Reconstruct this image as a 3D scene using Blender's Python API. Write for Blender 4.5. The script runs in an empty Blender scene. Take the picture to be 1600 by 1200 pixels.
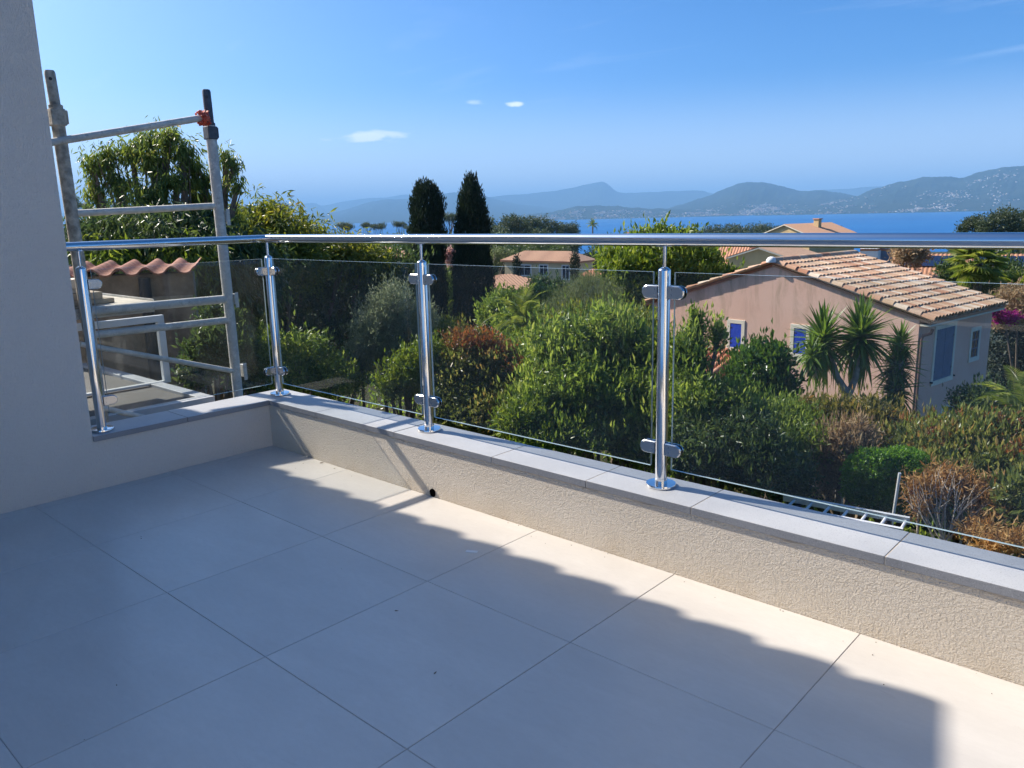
import bpy, bmesh, math, random
import numpy as np
from mathutils import Vector, Matrix

scene = bpy.context.scene
COL = scene.collection
rad = math.radians

# ---------------------------------------------------------------- camera
cam_data = bpy.data.cameras.new("camera")
cam = bpy.data.objects.new("camera", cam_data)
COL.objects.link(cam)
cam_data.sensor_width = 36.0
cam_data.lens = 27.9223
cam_data.clip_start = 0.05
cam_data.clip_end = 120000.0
cam.matrix_world = Matrix([[0.7410562, -0.122662, 0.6601437, 3.7972916], [0.6710459, 0.169107, -0.7218727, -2.2011846], [-0.0230886, 0.977935, 0.2076296, 1.2], [0, 0, 0, 1]])
scene.camera = cam
CAM = cam.matrix_world.translation.copy()

# ---------------------------------------------------------------- sky, sun, exposure
SUN_TRAVEL = Vector((1.22, 0.22, -1.0)).normalized()
to_sun = -SUN_TRAVEL
elev = math.asin(to_sun.z)
azim = math.atan2(to_sun.x, to_sun.y)
world = bpy.data.worlds.new("World")
scene.world = world
world.use_nodes = True
wn, wl = world.node_tree.nodes, world.node_tree.links
wn.clear()
sky = wn.new("ShaderNodeTexSky")
sky.sky_type = 'NISHITA'
sky.sun_disc = False
sky.sun_elevation = elev
sky.sun_rotation = azim
sky.altitude = 50
sky.air_density = 0.56
sky.dust_density = 1.7
sky.ozone_density = 5.0
bg = wn.new("ShaderNodeBackground")
bg.inputs['Strength'].default_value = 0.086
wout = wn.new("ShaderNodeOutputWorld")
# thin cirrus, a cloud layer projected on a plane far above the place
tc = wn.new("ShaderNodeTexCoord")
sep = wn.new("ShaderNodeSeparateXYZ")
wl.new(tc.outputs['Generated'], sep.inputs[0])
def wmath(op, a, b=None, clamp=False):
    n = wn.new("ShaderNodeMath"); n.operation = op; n.use_clamp = clamp
    for i, v in enumerate((a, b)):
        if v is None: continue
        if isinstance(v, (int, float)): n.inputs[i].default_value = v
        else: wl.new(v, n.inputs[i])
    return n.outputs[0]
zc = wmath('MAXIMUM', sep.outputs['Z'], 0.015)
px_ = wmath('DIVIDE', sep.outputs['X'], wmath('ADD', zc, 0.06))
py_ = wmath('DIVIDE', sep.outputs['Y'], wmath('ADD', zc, 0.06))
comb = wn.new("ShaderNodeCombineXYZ")
wl.new(px_, comb.inputs[0]); wl.new(py_, comb.inputs[1])
mp = wn.new("ShaderNodeMapping")
mp.inputs['Rotation'].default_value = (0, 0, rad(-42))
mp.inputs['Scale'].default_value = (0.5, 1.5, 1)
wl.new(comb.outputs[0], mp.inputs[0])
nz = wn.new("ShaderNodeTexNoise"); nz.inputs['Scale'].default_value = 1.3
nz.inputs['Detail'].default_value = 7; nz.inputs['Roughness'].default_value = 0.55
nz.inputs['Distortion'].default_value = 0.6
wl.new(mp.outputs[0], nz.inputs['Vector'])
cl = wn.new("ShaderNodeMapRange"); cl.inputs['From Min'].default_value = 0.56
cl.inputs['From Max'].default_value = 0.86; cl.inputs['To Max'].default_value = 0.38
wl.new(nz.outputs[0], cl.inputs['Value'])
low = wn.new("ShaderNodeMapRange"); low.inputs['From Min'].default_value = 0.32
low.inputs['From Max'].default_value = 0.05; low.clamp = True
wl.new(sep.outputs['Z'], low.inputs['Value'])
cover = wmath('MULTIPLY', cl.outputs[0], low.outputs[0], True)
veil = wn.new("ShaderNodeMapRange"); veil.interpolation_type = 'SMOOTHSTEP'      # pale horizon haze mixed into the sky colour low down, all round
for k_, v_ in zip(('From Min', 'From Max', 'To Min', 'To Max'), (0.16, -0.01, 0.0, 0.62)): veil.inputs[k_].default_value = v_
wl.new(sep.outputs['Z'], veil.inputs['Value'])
# small separate puffs
def puff(d, wid, hei, amt):
    d = Vector(d).normalized()
    side = Vector((0, 0, 1)).cross(d).normalized(); up = d.cross(side)
    def dot(v):
        n = wn.new("ShaderNodeVectorMath"); n.operation = 'DOT_PRODUCT'
        wl.new(tc.outputs['Generated'], n.inputs[0]); n.inputs[1].default_value = v
        return n.outputs['Value']
    a = wmath('DIVIDE', dot(side), wid); b = wmath('DIVIDE', dot(up), hei)
    wob = wmath('MULTIPLY', wmath('SUBTRACT', nz2.outputs[0], 0.46), 4.0)
    r2 = wmath('ADD', wmath('ADD', wmath('MULTIPLY', a, a), wmath('MULTIPLY', b, b)), wob)
    fr = wmath('GREATER_THAN', dot(d), 0.5)
    m = wmath('MULTIPLY', wmath('SUBTRACT', 1.0, r2, True), amt)
    return wmath('MULTIPLY', m, fr, True)
mp2 = wn.new("ShaderNodeMapping"); mp2.inputs['Scale'].default_value = (1, 1, 3.5)
wl.new(tc.outputs['Generated'], mp2.inputs[0])
nz2 = wn.new("ShaderNodeTexNoise"); nz2.inputs['Scale'].default_value = 30; nz2.inputs['Detail'].default_value = 6
wl.new(mp2.outputs[0], nz2.inputs['Vector'])
for d, w_, h_, a_ in (((-0.7821, 0.616, 0.094), 0.062, 0.0065, 0.75), ((-0.7694, 0.6311, 0.0982), 0.04, 0.005, 0.65), ((-0.6959, 0.7062, 0.1306), 0.017, 0.0045, 0.6), ((-0.6599, 0.7401, 0.1296), 0.012, 0.004, 0.8), ((-0.7244, 0.6867, 0.0613), 0.06, 0.012, 0.3), ((-0.8499, 0.5235, 0.0601), 0.07, 0.008, 0.38), ((-0.7832, 0.619, 0.059), 0.02, 0.005, 0.4), ((-0.2702, 0.9609, 0.0606), 0.012, 0.003, 0.3), ((-0.2345, 0.9707, 0.0532), 0.1, 0.008, 0.22), ((-0.4898, 0.8704, 0.0502), 0.06, 0.006, 0.15)):
    cover = wmath('MAXIMUM', cover, puff(d, w_, h_, a_))
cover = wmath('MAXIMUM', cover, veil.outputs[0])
mixc = wn.new("ShaderNodeMix"); mixc.data_type = 'RGBA'
hsv = wn.new("ShaderNodeHueSaturation"); hsv.inputs['Saturation'].default_value = 1.3   # the camera's vivid blue
wl.new(sky.outputs[0], hsv.inputs['Color'])
tint = wn.new("ShaderNodeMix"); tint.data_type = 'RGBA'; tint.blend_type = 'MULTIPLY'; tint.inputs[0].default_value = 1.0
tint.inputs[7].default_value = (0.84, 0.98, 1.0, 1); wl.new(hsv.outputs[0], tint.inputs[6])
wl.new(cover, mixc.inputs[0]); wl.new(tint.outputs[2], mixc.inputs[6])
mixc.inputs[7].default_value = (7.0, 7.3, 7.7, 1)
wl.new(mixc.outputs[2], bg.inputs[0]); wl.new(bg.outputs[0], wout.inputs[0])

sun_data = bpy.data.lights.new("sun", 'SUN')
sun_data.energy = 3.6
sun_data.angle = rad(0.53)
sun_data.color = (1.0, 0.915, 0.80)
sun = bpy.data.objects.new("sun", sun_data)
sun.rotation_euler = (-to_sun).to_track_quat('-Z', 'Y').to_euler()
sun.location = (-20, 0, 30)
COL.objects.link(sun)

vs = scene.view_settings
vs.view_transform = 'Standard'
vs.look = 'None'
vs.exposure = 1.30
vs.gamma = 1.0
vs.use_curve_mapping = False
cy = scene.cycles
cy.use_denoising = True
cy.caustics_reflective = False
cy.caustics_refractive = False
cy.max_bounces = 10
cy.transparent_max_bounces = 32
cy.volume_bounces = 0
cy.sample_clamp_indirect = 6.0

# ---------------------------------------------------------------- helpers
def tag(o, label=None, cat=None, group=None, kind=None):
    if label: o["label"] = label
    if cat: o["category"] = cat
    if group: o["group"] = group
    if kind: o["kind"] = kind
    return o
def empty(name, loc=(0, 0, 0), rz=0.0, label=None, cat=None, group=None):
    o = bpy.data.objects.new(name, None)
    o.empty_display_size = 0.1
    o.location = loc; o.rotation_euler = (0, 0, rz)
    COL.objects.link(o)
    return tag(o, label, cat, group)
def mesh_obj(name, me, mat=None, parent=None, loc=None, smooth=False):
    o = bpy.data.objects.new(name, me)
    COL.objects.link(o)
    if mat is not None and not me.materials: me.materials.append(mat)
    if parent is not None:
        o.parent = parent
    if loc is not None: o.location = loc
    if smooth:
        me.polygons.foreach_set("use_smooth", np.ones(len(me.polygons), dtype=bool))
    return o
class MB:
    """collects vertices and faces for one mesh"""
    def __init__(s): s.v = []; s.f = []; s.m = []
    def add(s, v, f, m=0):
        k = len(s.v); s.v += [tuple(p) for p in v]; s.f += [[i + k for i in q] for q in f]; s.m += [m] * len(f)
        return s
    def box(s, a, b, m=0, R=None, c=(0, 0, 0)):
        x0, y0, z0 = a; x1, y1, z1 = b
        v = [(x0,y0,z0),(x1,y0,z0),(x1,y1,z0),(x0,y1,z0),(x0,y0,z1),(x1,y0,z1),(x1,y1,z1),(x0,y1,z1)]
        if R is not None: v = [tuple(R @ Vector(p) + Vector(c)) for p in v]
        return s.add(v, [(0,3,2,1),(4,5,6,7),(0,1,5,4),(1,2,6,5),(2,3,7,6),(3,0,4,7)], m)
    def tube(s, pts, r, n=12, m=0, cap=True, squash=1.0):
        pts = [Vector(p) for p in pts]; rs = r if isinstance(r, (list, tuple)) else [r] * len(pts)
        k = len(s.v); prev = None
        for i, p in enumerate(pts):
            d = (pts[min(i+1, len(pts)-1)] - pts[max(i-1, 0)])
            d = d.normalized() if d.length > 1e-9 else Vector((0, 0, 1))
            ref = prev if prev is not None else (Vector((0, 0, 1)) if abs(d.z) < 0.9 else Vector((0, 1, 0)))
            a = (ref - d * ref.dot(d)).normalized(); b = d.cross(a); prev = a
            for j in range(n):
                t = 2 * math.pi * j / n
                q = p + (a * math.cos(t) + b * math.sin(t) * squash) * rs[i]
                s.v.append(tuple(q))
        for i in range(len(pts) - 1):
            for j in range(n):
                s.f.append([k+i*n+j, k+i*n+(j+1) % n, k+(i+1)*n+(j+1) % n, k+(i+1)*n+j]); s.m.append(m)
        if cap:
            s.f.append([k + j for j in range(n)][::-1]); s.m.append(m)
            e = k + (len(pts)-1)*n
            s.f.append([e + j for j in range(n)]); s.m.append(m)
        return s
    def lathe(s, prof, c=(0, 0, 0), n=32, m=0):
        k = len(s.v)
        for r, z in prof:
            for j in range(n):
                t = 2*math.pi*j/n
                s.v.append((c[0]+r*math.cos(t), c[1]+r*math.sin(t), c[2]+z))
        for i in range(len(prof)-1):
            for j in range(n):
                s.f.append([k+i*n+j, k+i*n+(j+1) % n, k+(i+1)*n+(j+1) % n, k+(i+1)*n+j]); s.m.append(m)
        s.f.append([k+j for j in range(n)][::-1]); s.m.append(m)
        e = k+(len(prof)-1)*n
        s.f.append([e+j for j in range(n)]); s.m.append(m)
        return s
    def mesh(s, name):
        me = bpy.data.meshes.new(name); me.from_pydata(s.v, [], s.f)
        if any(s.m): me.polygons.foreach_set("material_index", s.m)
        me.update(); return me
    def build(s, name, mat, parent=None, smooth=False, bevel=0, mats=None, auto=None):
        me = s.mesh(name)
        for q in (mats or [mat]): me.materials.append(q)
        o = mesh_obj(name, me, None, parent)
        if bevel:
            b = o.modifiers.new("bevel", 'BEVEL'); b.width = bevel; b.segments = 2; b.limit_method = 'ANGLE'
            b.angle_limit = rad(35)
        if smooth: shade(me, auto if auto else 40)
        return o
def shade(me, deg=40):
    me.polygons.foreach_set("use_smooth", np.ones(len(me.polygons), dtype=bool))
    bm = bmesh.new(); bm.from_mesh(me); lim = rad(deg)
    for e in bm.edges:
        if len(e.link_faces) == 2 and e.calc_face_angle(0) > lim: e.smooth = False
    bm.to_mesh(me); bm.free()
def copy_part(o, parent, loc=None, rot=None, scale=None):
    c = o.copy(); COL.objects.link(c); c.parent = parent
    if loc is not None: c.location = loc
    if rot is not None: c.rotation_euler = rot
    if scale is not None: c.scale = scale
    return c
def copy_tree(o, loc, rz=0.0, scale=None, label=None):
    r = o.copy(); COL.objects.link(r); r.location = loc; r.rotation_euler = (0, 0, rz)
    if scale is not None: r.scale = scale
    if label: r["label"] = label
    for ch in o.children:
        c = ch.copy(); COL.objects.link(c); c.parent = r
        for g in ch.children:
            d = g.copy(); COL.objects.link(d); d.parent = c
    return r

# ---------------------------------------------------------------- materials
class NT:
    def __init__(s, name):
        s.mat = bpy.data.materials.new(name); s.mat.use_nodes = True
        s.n, s.l = s.mat.node_tree.nodes, s.mat.node_tree.links
        s.p = s.n['Principled BSDF']; s.out = s.n['Material Output']
        s.tc = s.n.new("ShaderNodeTexCoord")
    def coord(s, scale=(1, 1, 1), which='Object', rot=(0, 0, 0)):
        m = s.n.new("ShaderNodeMapping"); m.inputs['Scale'].default_value = scale
        m.inputs['Rotation'].default_value = rot
        s.l.new(s.tc.outputs[which], m.inputs[0]); return m.outputs[0]
    def noise(s, scale, vec=None, detail=4, rough=0.55, dist=0.0):
        n = s.n.new("ShaderNodeTexNoise"); n.inputs['Scale'].default_value = scale
        n.inputs['Detail'].default_value = detail; n.inputs['Roughness'].default_value = rough
        n.inputs['Distortion'].default_value = dist
        s.l.new(vec if vec is not None else s.tc.outputs['Object'], n.inputs['Vector'])
        return n.outputs[0]
    def voro(s, scale, vec=None):
        n = s.n.new("ShaderNodeTexVoronoi"); n.inputs['Scale'].default_value = scale
        s.l.new(vec if vec is not None else s.tc.outputs['Object'], n.inputs['Vector'])
        return n
    def ramp(s, fac, stops):
        r = s.n.new("ShaderNodeValToRGB"); e = r.color_ramp.elements
        while len(e) < len(stops): e.new(0.5)
        for i, (p, c) in enumerate(stops):
            e[i].position = p; e[i].color = (*c, 1) if len(c) == 3 else c
        s.l.new(fac, r.inputs[0]); return r.outputs[0]
    def rng(s, v, a, b, c=0.0, d=1.0):
        n = s.n.new("ShaderNodeMapRange")
        for k, x in zip(('From Min', 'From Max', 'To Min', 'To Max'), (a, b, c, d)): n.inputs[k].default_value = x
        s.l.new(v, n.inputs['Value']); return n.outputs[0]
    def mix(s, fac, a, b, mode='MIX'):
        n = s.n.new("ShaderNodeMix"); n.data_type = 'RGBA'; n.blend_type = mode
        for i, v in ((0, fac), (6, a), (7, b)):
            if isinstance(v, (int, float)): n.inputs[i].default_value = v
            elif isinstance(v, tuple): n.inputs[i].default_value = (*v, 1)
            else: s.l.new(v, n.inputs[i])
        return n.outputs[2]
    def math(s, op, a, b=0.0):
        n = s.n.new("ShaderNodeMath"); n.operation = op
        for i, v in enumerate((a, b)):
            if isinstance(v, (int, float)): n.inputs[i].default_value = v
            else: s.l.new(v, n.inputs[i])
        return n.outputs[0]
    def bump(s, h, strength=0.5, dist=0.01, prev=None):
        n = s.n.new("ShaderNodeBump"); n.inputs['Strength'].default_value = strength
        n.inputs['Distance'].default_value = dist
        s.l.new(h, n.inputs['Height'])
        if prev is not None: s.l.new(prev, n.inputs['Normal'])
        s.l.new(n.outputs[0], s.p.inputs['Normal']); return n.outputs[0]
    def base(s, c):
        if isinstance(c, tuple): s.p.inputs['Base Color'].default_value = (*c, 1)
        else: s.l.new(c, s.p.inputs['Base Color'])
    def set(s, **k):
        for a, v in k.items():
            inp = s.p.inputs[a.replace('_', ' ')]
            if isinstance(v, (int, float)): inp.default_value = v
            else: s.l.new(v, inp)
        return s
def simple(name, col, rough=0.6, metal=0.0, scale=8.0, amt=0.15, bump=0.0, bscale=None, spec=0.5):
    t = NT(name)
    f = t.noise(scale)
    dark = tuple(x * (1 - amt) for x in col); lite = tuple(min(1, x * (1 + amt)) for x in col)
    t.base(t.ramp(f, [(0.3, dark), (0.7, lite)]))
    t.set(Roughness=rough, Metallic=metal, Specular_IOR_Level=spec)
    if bump: t.bump(t.noise(bscale or scale * 6), bump, 0.01)
    return t.mat

M = {}
# floor tile: matt porcelain with cement look, a few dark scuffs
t = NT("porcelain")
oi = t.n.new("ShaderNodeObjectInfo")
off = t.n.new("ShaderNodeVectorMath"); off.operation = 'ADD'
rs = t.n.new("ShaderNodeVectorMath"); rs.operation = 'SCALE'
t.l.new(t.tc.outputs['Object'], off.inputs[0]); t.l.new(oi.outputs['Location'], rs.inputs[0]); rs.inputs['Scale'].default_value = 3.7
t.l.new(rs.outputs[0], off.inputs[1]); V = off.outputs[0]
m1 = t.n.new("ShaderNodeMapping"); m1.inputs['Scale'].default_value = (1, 2.4, 1); t.l.new(V, m1.inputs[0])
big = t.noise(2.2, m1.outputs[0], 6, 0.6, 0.4); fine = t.noise(26, m1.outputs[0], 8, 0.75)
scuff = t.noise(9, m1.outputs[0], 8, 0.75, 1.2)
c = t.mix(t.rng(big, 0.3, 0.7), (0.55, 0.515, 0.47), (0.63, 0.595, 0.545))
c = t.mix(t.rng(fine, 0.35, 0.75, 0, 0.35), c, (0.48, 0.44, 0.39))
c = t.mix(t.rng(scuff, 0.62, 0.78, 0, 0.55), c, (0.38, 0.35, 0.32))
c = t.mix(t.rng(oi.outputs['Random'], 0, 1, 0.0, 0.11), c, (0.30, 0.29, 0.28))
t.base(c); t.set(Roughness=t.rng(fine, 0.2, 0.8, 0.26, 0.42), Specular_IOR_Level=0.6)
t.bump(t.noise(160, V, 3), 0.08, 0.002)
M['tile'] = t.mat
M['grout'] = simple("grout", (0.40, 0.37, 0.34), 0.9, amt=0.2, scale=30)
def stipple(name, ca, cb, dirt, scale=95, strength=0.9, dist=0.012):
    t = NT(name)
    n1 = t.noise(scale, None, 3, 0.6); n2 = t.noise(scale * 0.45, None, 3, 0.6, 0.4)
    h = t.math('ADD', n1, t.math('MULTIPLY', n2, 0.9))
    lo = t.noise(1.6, t.coord((1, 1, 3)), 5, 0.6)
    c = t.mix(t.rng(lo, 0.3, 0.7), ca, cb)
    c = t.mix(t.rng(t.noise(scale * 1.1), 0.55, 0.75, 0, 0.2), c, dirt)
    sp = t.n.new("ShaderNodeSeparateXYZ"); t.l.new(t.tc.outputs['Object'], sp.inputs[0])
    low = t.rng(sp.outputs['Z'], 0.10, 0.0, 0, 0.5)
    st = t.math('MULTIPLY', low, t.rng(t.noise(5, t.coord((1, 1, 0.4))), 0.4, 0.62))
    c = t.mix(st, c, dirt)
    t.base(c); t.set(Roughness=0.92, Specular_IOR_Level=0.2)
    t.bump(h, strength, dist)
    return t.mat
M['parapet'] = stipple("parapet_render", (0.74, 0.645, 0.52), (0.80, 0.71, 0.59), (0.62, 0.50, 0.35), 170, 0.9, 0.016)
# wall of the house: fine vertical rake
t = NT("raked_render")
vv = t.coord((60, 60, 9))
n1 = t.noise(4.5, vv, 4, 0.65); n2 = t.noise(1.1, None, 4); n3 = t.noise(70)
c = t.mix(t.rng(n2, 0.3, 0.7), (0.78, 0.71, 0.63), (0.82, 0.76, 0.68))
c = t.mix(t.rng(n1, 0.55, 0.8, 0, 0.25), c, (0.66, 0.63, 0.59))
t.base(c); t.set(Roughness=0.92, Specular_IOR_Level=0.2)
t.bump(t.math('ADD', n1, t.math('MULTIPLY', n3, 0.4)), 1.0, 0.012)
M['wall'] = t.mat
# granite coping
def granite(name, a, b, spk):
    t = NT(name)
    n1 = t.noise(260, None, 2, 0.7); n2 = t.noise(3, None, 5); n3 = t.noise(420, None, 2)
    c = t.mix(t.rng(n2, 0.3, 0.7), a, b)
    c = t.mix(t.rng(n1, 0.55, 0.72, 0, 0.7), c, spk)
    c = t.mix(t.rng(n3, 0.62, 0.75, 0, 0.5), c, (0.72, 0.72, 0.72))
    t.base(c); t.set(Roughness=0.55); t.bump(n1, 0.25, 0.002)
    return t.mat
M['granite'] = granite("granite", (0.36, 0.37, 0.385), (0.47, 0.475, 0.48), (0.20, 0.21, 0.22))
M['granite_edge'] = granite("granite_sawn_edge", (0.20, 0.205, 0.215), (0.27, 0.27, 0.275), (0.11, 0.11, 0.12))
M['mortar'] = simple("mortar", (0.44, 0.37, 0.29), 0.95, amt=0.25, scale=20, bump=0.8, bscale=90)
# polished stainless
t = NT("polished_steel"); t.base((0.70, 0.70, 0.71)); t.set(Metallic=1.0, Roughness=t.rng(t.noise(6), 0.3, 0.7, 0.06, 0.14))
M['steel'] = t.mat
t = NT("brushed_cast_steel"); t.base((0.62, 0.62, 0.62)); t.set(Metallic=1.0, Roughness=0.2); t.bump(t.noise(60), 0.05, 0.002)
M['cast'] = t.mat
M['rubber'] = simple("black_rubber", (0.02, 0.02, 0.02), 0.6)
# pane: reflection by Fresnel over a faintly tinted sheet, with a breath of dust
t = NT("tinted_glass")
tr = t.n.new("ShaderNodeBsdfTransparent"); tr.inputs[0].default_value = (0.885, 0.905, 0.91, 1)
gl = t.n.new("ShaderNodeBsdfGlossy"); gl.inputs['Roughness'].default_value = 0.0; gl.inputs[0].default_value = (1, 1, 1, 1)
gm = t.n.new("ShaderNodeNewGeometry"); dt = t.n.new("ShaderNodeVectorMath"); dt.operation = 'DOT_PRODUCT'
t.l.new(gm.outputs['Normal'], dt.inputs[0]); t.l.new(gm.outputs['Incoming'], dt.inputs[1])
fac = t.math('ADD', 0.02, t.math('MULTIPLY', 0.38, t.math('POWER', t.math('SUBTRACT', 1.0, t.math('ABSOLUTE', dt.outputs['Value'])), 5.0)))
mx = t.n.new("ShaderNodeMixShader"); t.l.new(fac, mx.inputs[0]); t.l.new(tr.outputs[0], mx.inputs[1]); t.l.new(gl.outputs[0], mx.inputs[2])
df = t.n.new("ShaderNodeBsdfTranslucent"); df.inputs[0].default_value = (0.75, 0.8, 0.8, 1)
dd = t.n.new("ShaderNodeBsdfDiffuse"); dd.inputs[0].default_value = (0.7, 0.75, 0.75, 1)
ds = t.n.new("ShaderNodeAddShader"); t.l.new(df.outputs[0], ds.inputs[0]); t.l.new(dd.outputs[0], ds.inputs[1])
m2 = t.n.new("ShaderNodeMixShader"); t.l.new(t.rng(t.noise(5, None, 5), 0.3, 0.8, 0.0015, 0.008), m2.inputs[0])
t.l.new(mx.outputs[0], m2.inputs[1]); t.l.new(ds.outputs[0], m2.inputs[2]); t.l.new(m2.outputs[0], t.out.inputs[0])
M['glass'] = t.mat
t = NT("glass_ground_edge"); t.base((0.50, 0.60, 0.58)); t.set(Roughness=0.25, Specular_IOR_Level=0.8)
M['glass_edge'] = t.mat
M['scaffold'] = simple("cement_spattered_galvanised", (0.46, 0.40, 0.32), 0.85, 0.0, 24, 0.5, 0.8, 70)
M['scaffold_dark'] = simple("weathered_dark_steel", (0.10, 0.105, 0.115), 0.6, 0.4, 20, 0.35, 0.2, 60)
t = NT("galvanised_spatter")
n1 = t.noise(22, None, 6, 0.7); n2 = t.noise(5)
c = t.mix(t.rng(n2, 0.35, 0.65), (0.50, 0.49, 0.46), (0.64, 0.61, 0.54))
c = t.mix(t.rng(n1, 0.5, 0.62, 0, 0.8), c, (0.78, 0.74, 0.66)); c = t.mix(t.rng(t.noise(40, None, 5, 0.7), 0.56, 0.7, 0, 0.6), c, (0.22, 0.19, 0.16)); t.base(c); t.set(Roughness=0.8); t.bump(n1, 0.8, 0.006)
M['galv'] = t.mat
M['white_tube'] = simple("whitewashed_tube", (0.66, 0.62, 0.54), 0.7, 0, 18, 0.2, 0.3, 50)
M['timber'] = simple("grey_timber", (0.36, 0.29, 0.20), 0.85, 0, 12, 0.35, 0.4, 40)
M['pale_wood'] = simple("pale_plank", (0.62, 0.54, 0.42), 0.8, 0, 10, 0.2, 0.3, 40)
M['white_pvc'] = simple("white_frame_paint", (0.74, 0.74, 0.72), 0.4, 0, 3, 0.05)
M['cream'] = simple("cream_render", (0.62, 0.57, 0.49), 0.9, 0, 2, 0.1, 0.3, 60)
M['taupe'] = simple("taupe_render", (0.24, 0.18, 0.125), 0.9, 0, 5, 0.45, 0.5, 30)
M['cap_tile'] = simple("weathered_red_tile", (0.33, 0.14, 0.085), 0.85, 0, 14, 0.45, 0.4, 50)
M['membrane'] = simple("roof_membrane", (0.11, 0.10, 0.088), 0.8, 0, 3, 0.2, 0.2, 70)
M['black_metal'] = simple("dark_downpipe", (0.03, 0.03, 0.035), 0.45, 0.2)
M['alu'] = simple("ladder_aluminium", (0.72, 0.73, 0.74), 0.5, 0.25, 12, 0.1)
t = NT("orange_plastic"); t.base(t.ramp(t.noise(30), [(0.4, (0.55, 0.07, 0.03)), (0.6, (0.80, 0.16, 0.09))])); t.set(Roughness=0.5)
M['orange'] = t.mat
# pink render with rain streaks
t = NT("pink_render")
sp = t.n.new("ShaderNodeSeparateXYZ"); t.l.new(t.tc.outputs['Object'], sp.inputs[0])
streak = t.noise(1.6, t.coord((1.5, 1.5, 0.35)), 6, 0.7, 0.8)
cl_ = t.noise(0.8, None, 6, 0.6)
c = t.mix(t.rng(cl_, 0.3, 0.7), (0.80, 0.485, 0.365), (0.84, 0.56, 0.44))
topm = t.rng(sp.outputs['Z'], 3.4, 5.4, 0.04, 0.9)
c = t.mix(t.math('MULTIPLY', t.rng(streak, 0.48, 0.68, 0, 0.75), topm), c, (0.34, 0.25, 0.15))
c = t.mix(t.rng(t.noise(30), 0.5, 0.8, 0, 0.18), c, (0.36, 0.24, 0.18))
t.base(c); t.set(Roughness=0.95, Specular_IOR_Level=0.15); t.bump(t.noise(28, None, 5), 0.25, 0.01)
M['pink'] = t.mat
M['trim'] = simple("cream_window_surround", (0.80, 0.73, 0.58), 0.8, 0, 3, 0.08)
M['blue_shutter'] = simple("cobalt_shutter_paint", (0.015, 0.06, 0.50), 0.5, 0, 5, 0.12)
M['grey_shutter'] = simple("grey_blue_shutter", (0.10, 0.16, 0.25), 0.5, 0, 5, 0.12)  # greyer blue on the right wall's shutters and glazing bars
M['hole'] = simple("drain_shade_black", (0.006, 0.005, 0.005), 1.0, spec=0.0)
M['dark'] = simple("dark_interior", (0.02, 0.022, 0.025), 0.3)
M['pane'] = simple("window_glass", (0.03, 0.04, 0.055), 0.06, 0, 1, 0.1, spec=0.8)
# terracotta canal tile, each piece its own tone
def terracotta(name, stops, rough=0.85):
    t = NT(name)
    oi = t.n.new("ShaderNodeObjectInfo"); geo = t.n.new("ShaderNodeNewGeometry")
    r = t.math('FRACT', t.math('ADD', oi.outputs['Random'], geo.outputs['Random Per Island']))
    c = t.ramp(r, stops)
    c = t.mix(t.rng(t.noise(9, None, 5, 0.7), 0.45, 0.75, 0, 0.5), c, (0.22, 0.17, 0.12))
    t.base(c); t.set(Roughness=rough, Specular_IOR_Level=0.2); t.bump(t.noise(40), 0.3, 0.01)
    return t.mat
M['terra'] = terracotta("canal_tile_mixed", [(0.0, (0.42, 0.20, 0.12)), (0.13, (0.60, 0.36, 0.22)), (0.26, (0.70, 0.52, 0.36)), (0.38, (0.50, 0.25, 0.15)), (0.5, (0.74, 0.61, 0.47)), (0.6, (0.56, 0.34, 0.21)), (0.7, (0.42, 0.33, 0.25)), (0.8, (0.64, 0.41, 0.24)), (0.9, (0.76, 0.66, 0.53)), (1.0, (0.50, 0.28, 0.17))])
M['terra_red'] = terracotta("red_canal_tile", [(0.0, (0.42, 0.15, 0.08)), (0.5, (0.52, 0.22, 0.12)), (1.0, (0.60, 0.32, 0.2))])
M['terra_far'] = terracotta("salmon_roof_tile", [(0.0, (0.44, 0.22, 0.13)), (0.5, (0.52, 0.30, 0.19)), (1.0, (0.56, 0.38, 0.26))])
M['ochre'] = simple("ochre_render", (0.62, 0.44, 0.22), 0.9, 0, 1, 0.1)
M['sand'] = simple("sand_render", (0.66, 0.54, 0.33), 0.9, 0, 1, 0.1)
M['white_render'] = simple("white_render", (0.74, 0.73, 0.70), 0.9, 0, 1, 0.06)
M['slate_blue'] = simple("blue_grey_wall", (0.13, 0.18, 0.25), 0.7, 0, 1, 0.1)
M['solar'] = simple("solar_panel_glass", (0.012, 0.016, 0.04), 0.12, 0, 1, 0.2, spec=0.8)
M['bark'] = simple("bark", (0.16, 0.12, 0.085), 0.9, 0, 9, 0.4, 0.6, 40)
M['pale_bark'] = simple("pale_bark", (0.36, 0.31, 0.25), 0.9, 0, 9, 0.3, 0.5, 40)
M['dead_wood'] = simple("dry_white_stems", (0.50, 0.44, 0.37), 0.9, 0, 30, 0.25)
M['inner'] = simple("shaded_twigs", (0.030, 0.034, 0.018), 0.95, 0, 6, 0.4)
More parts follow.
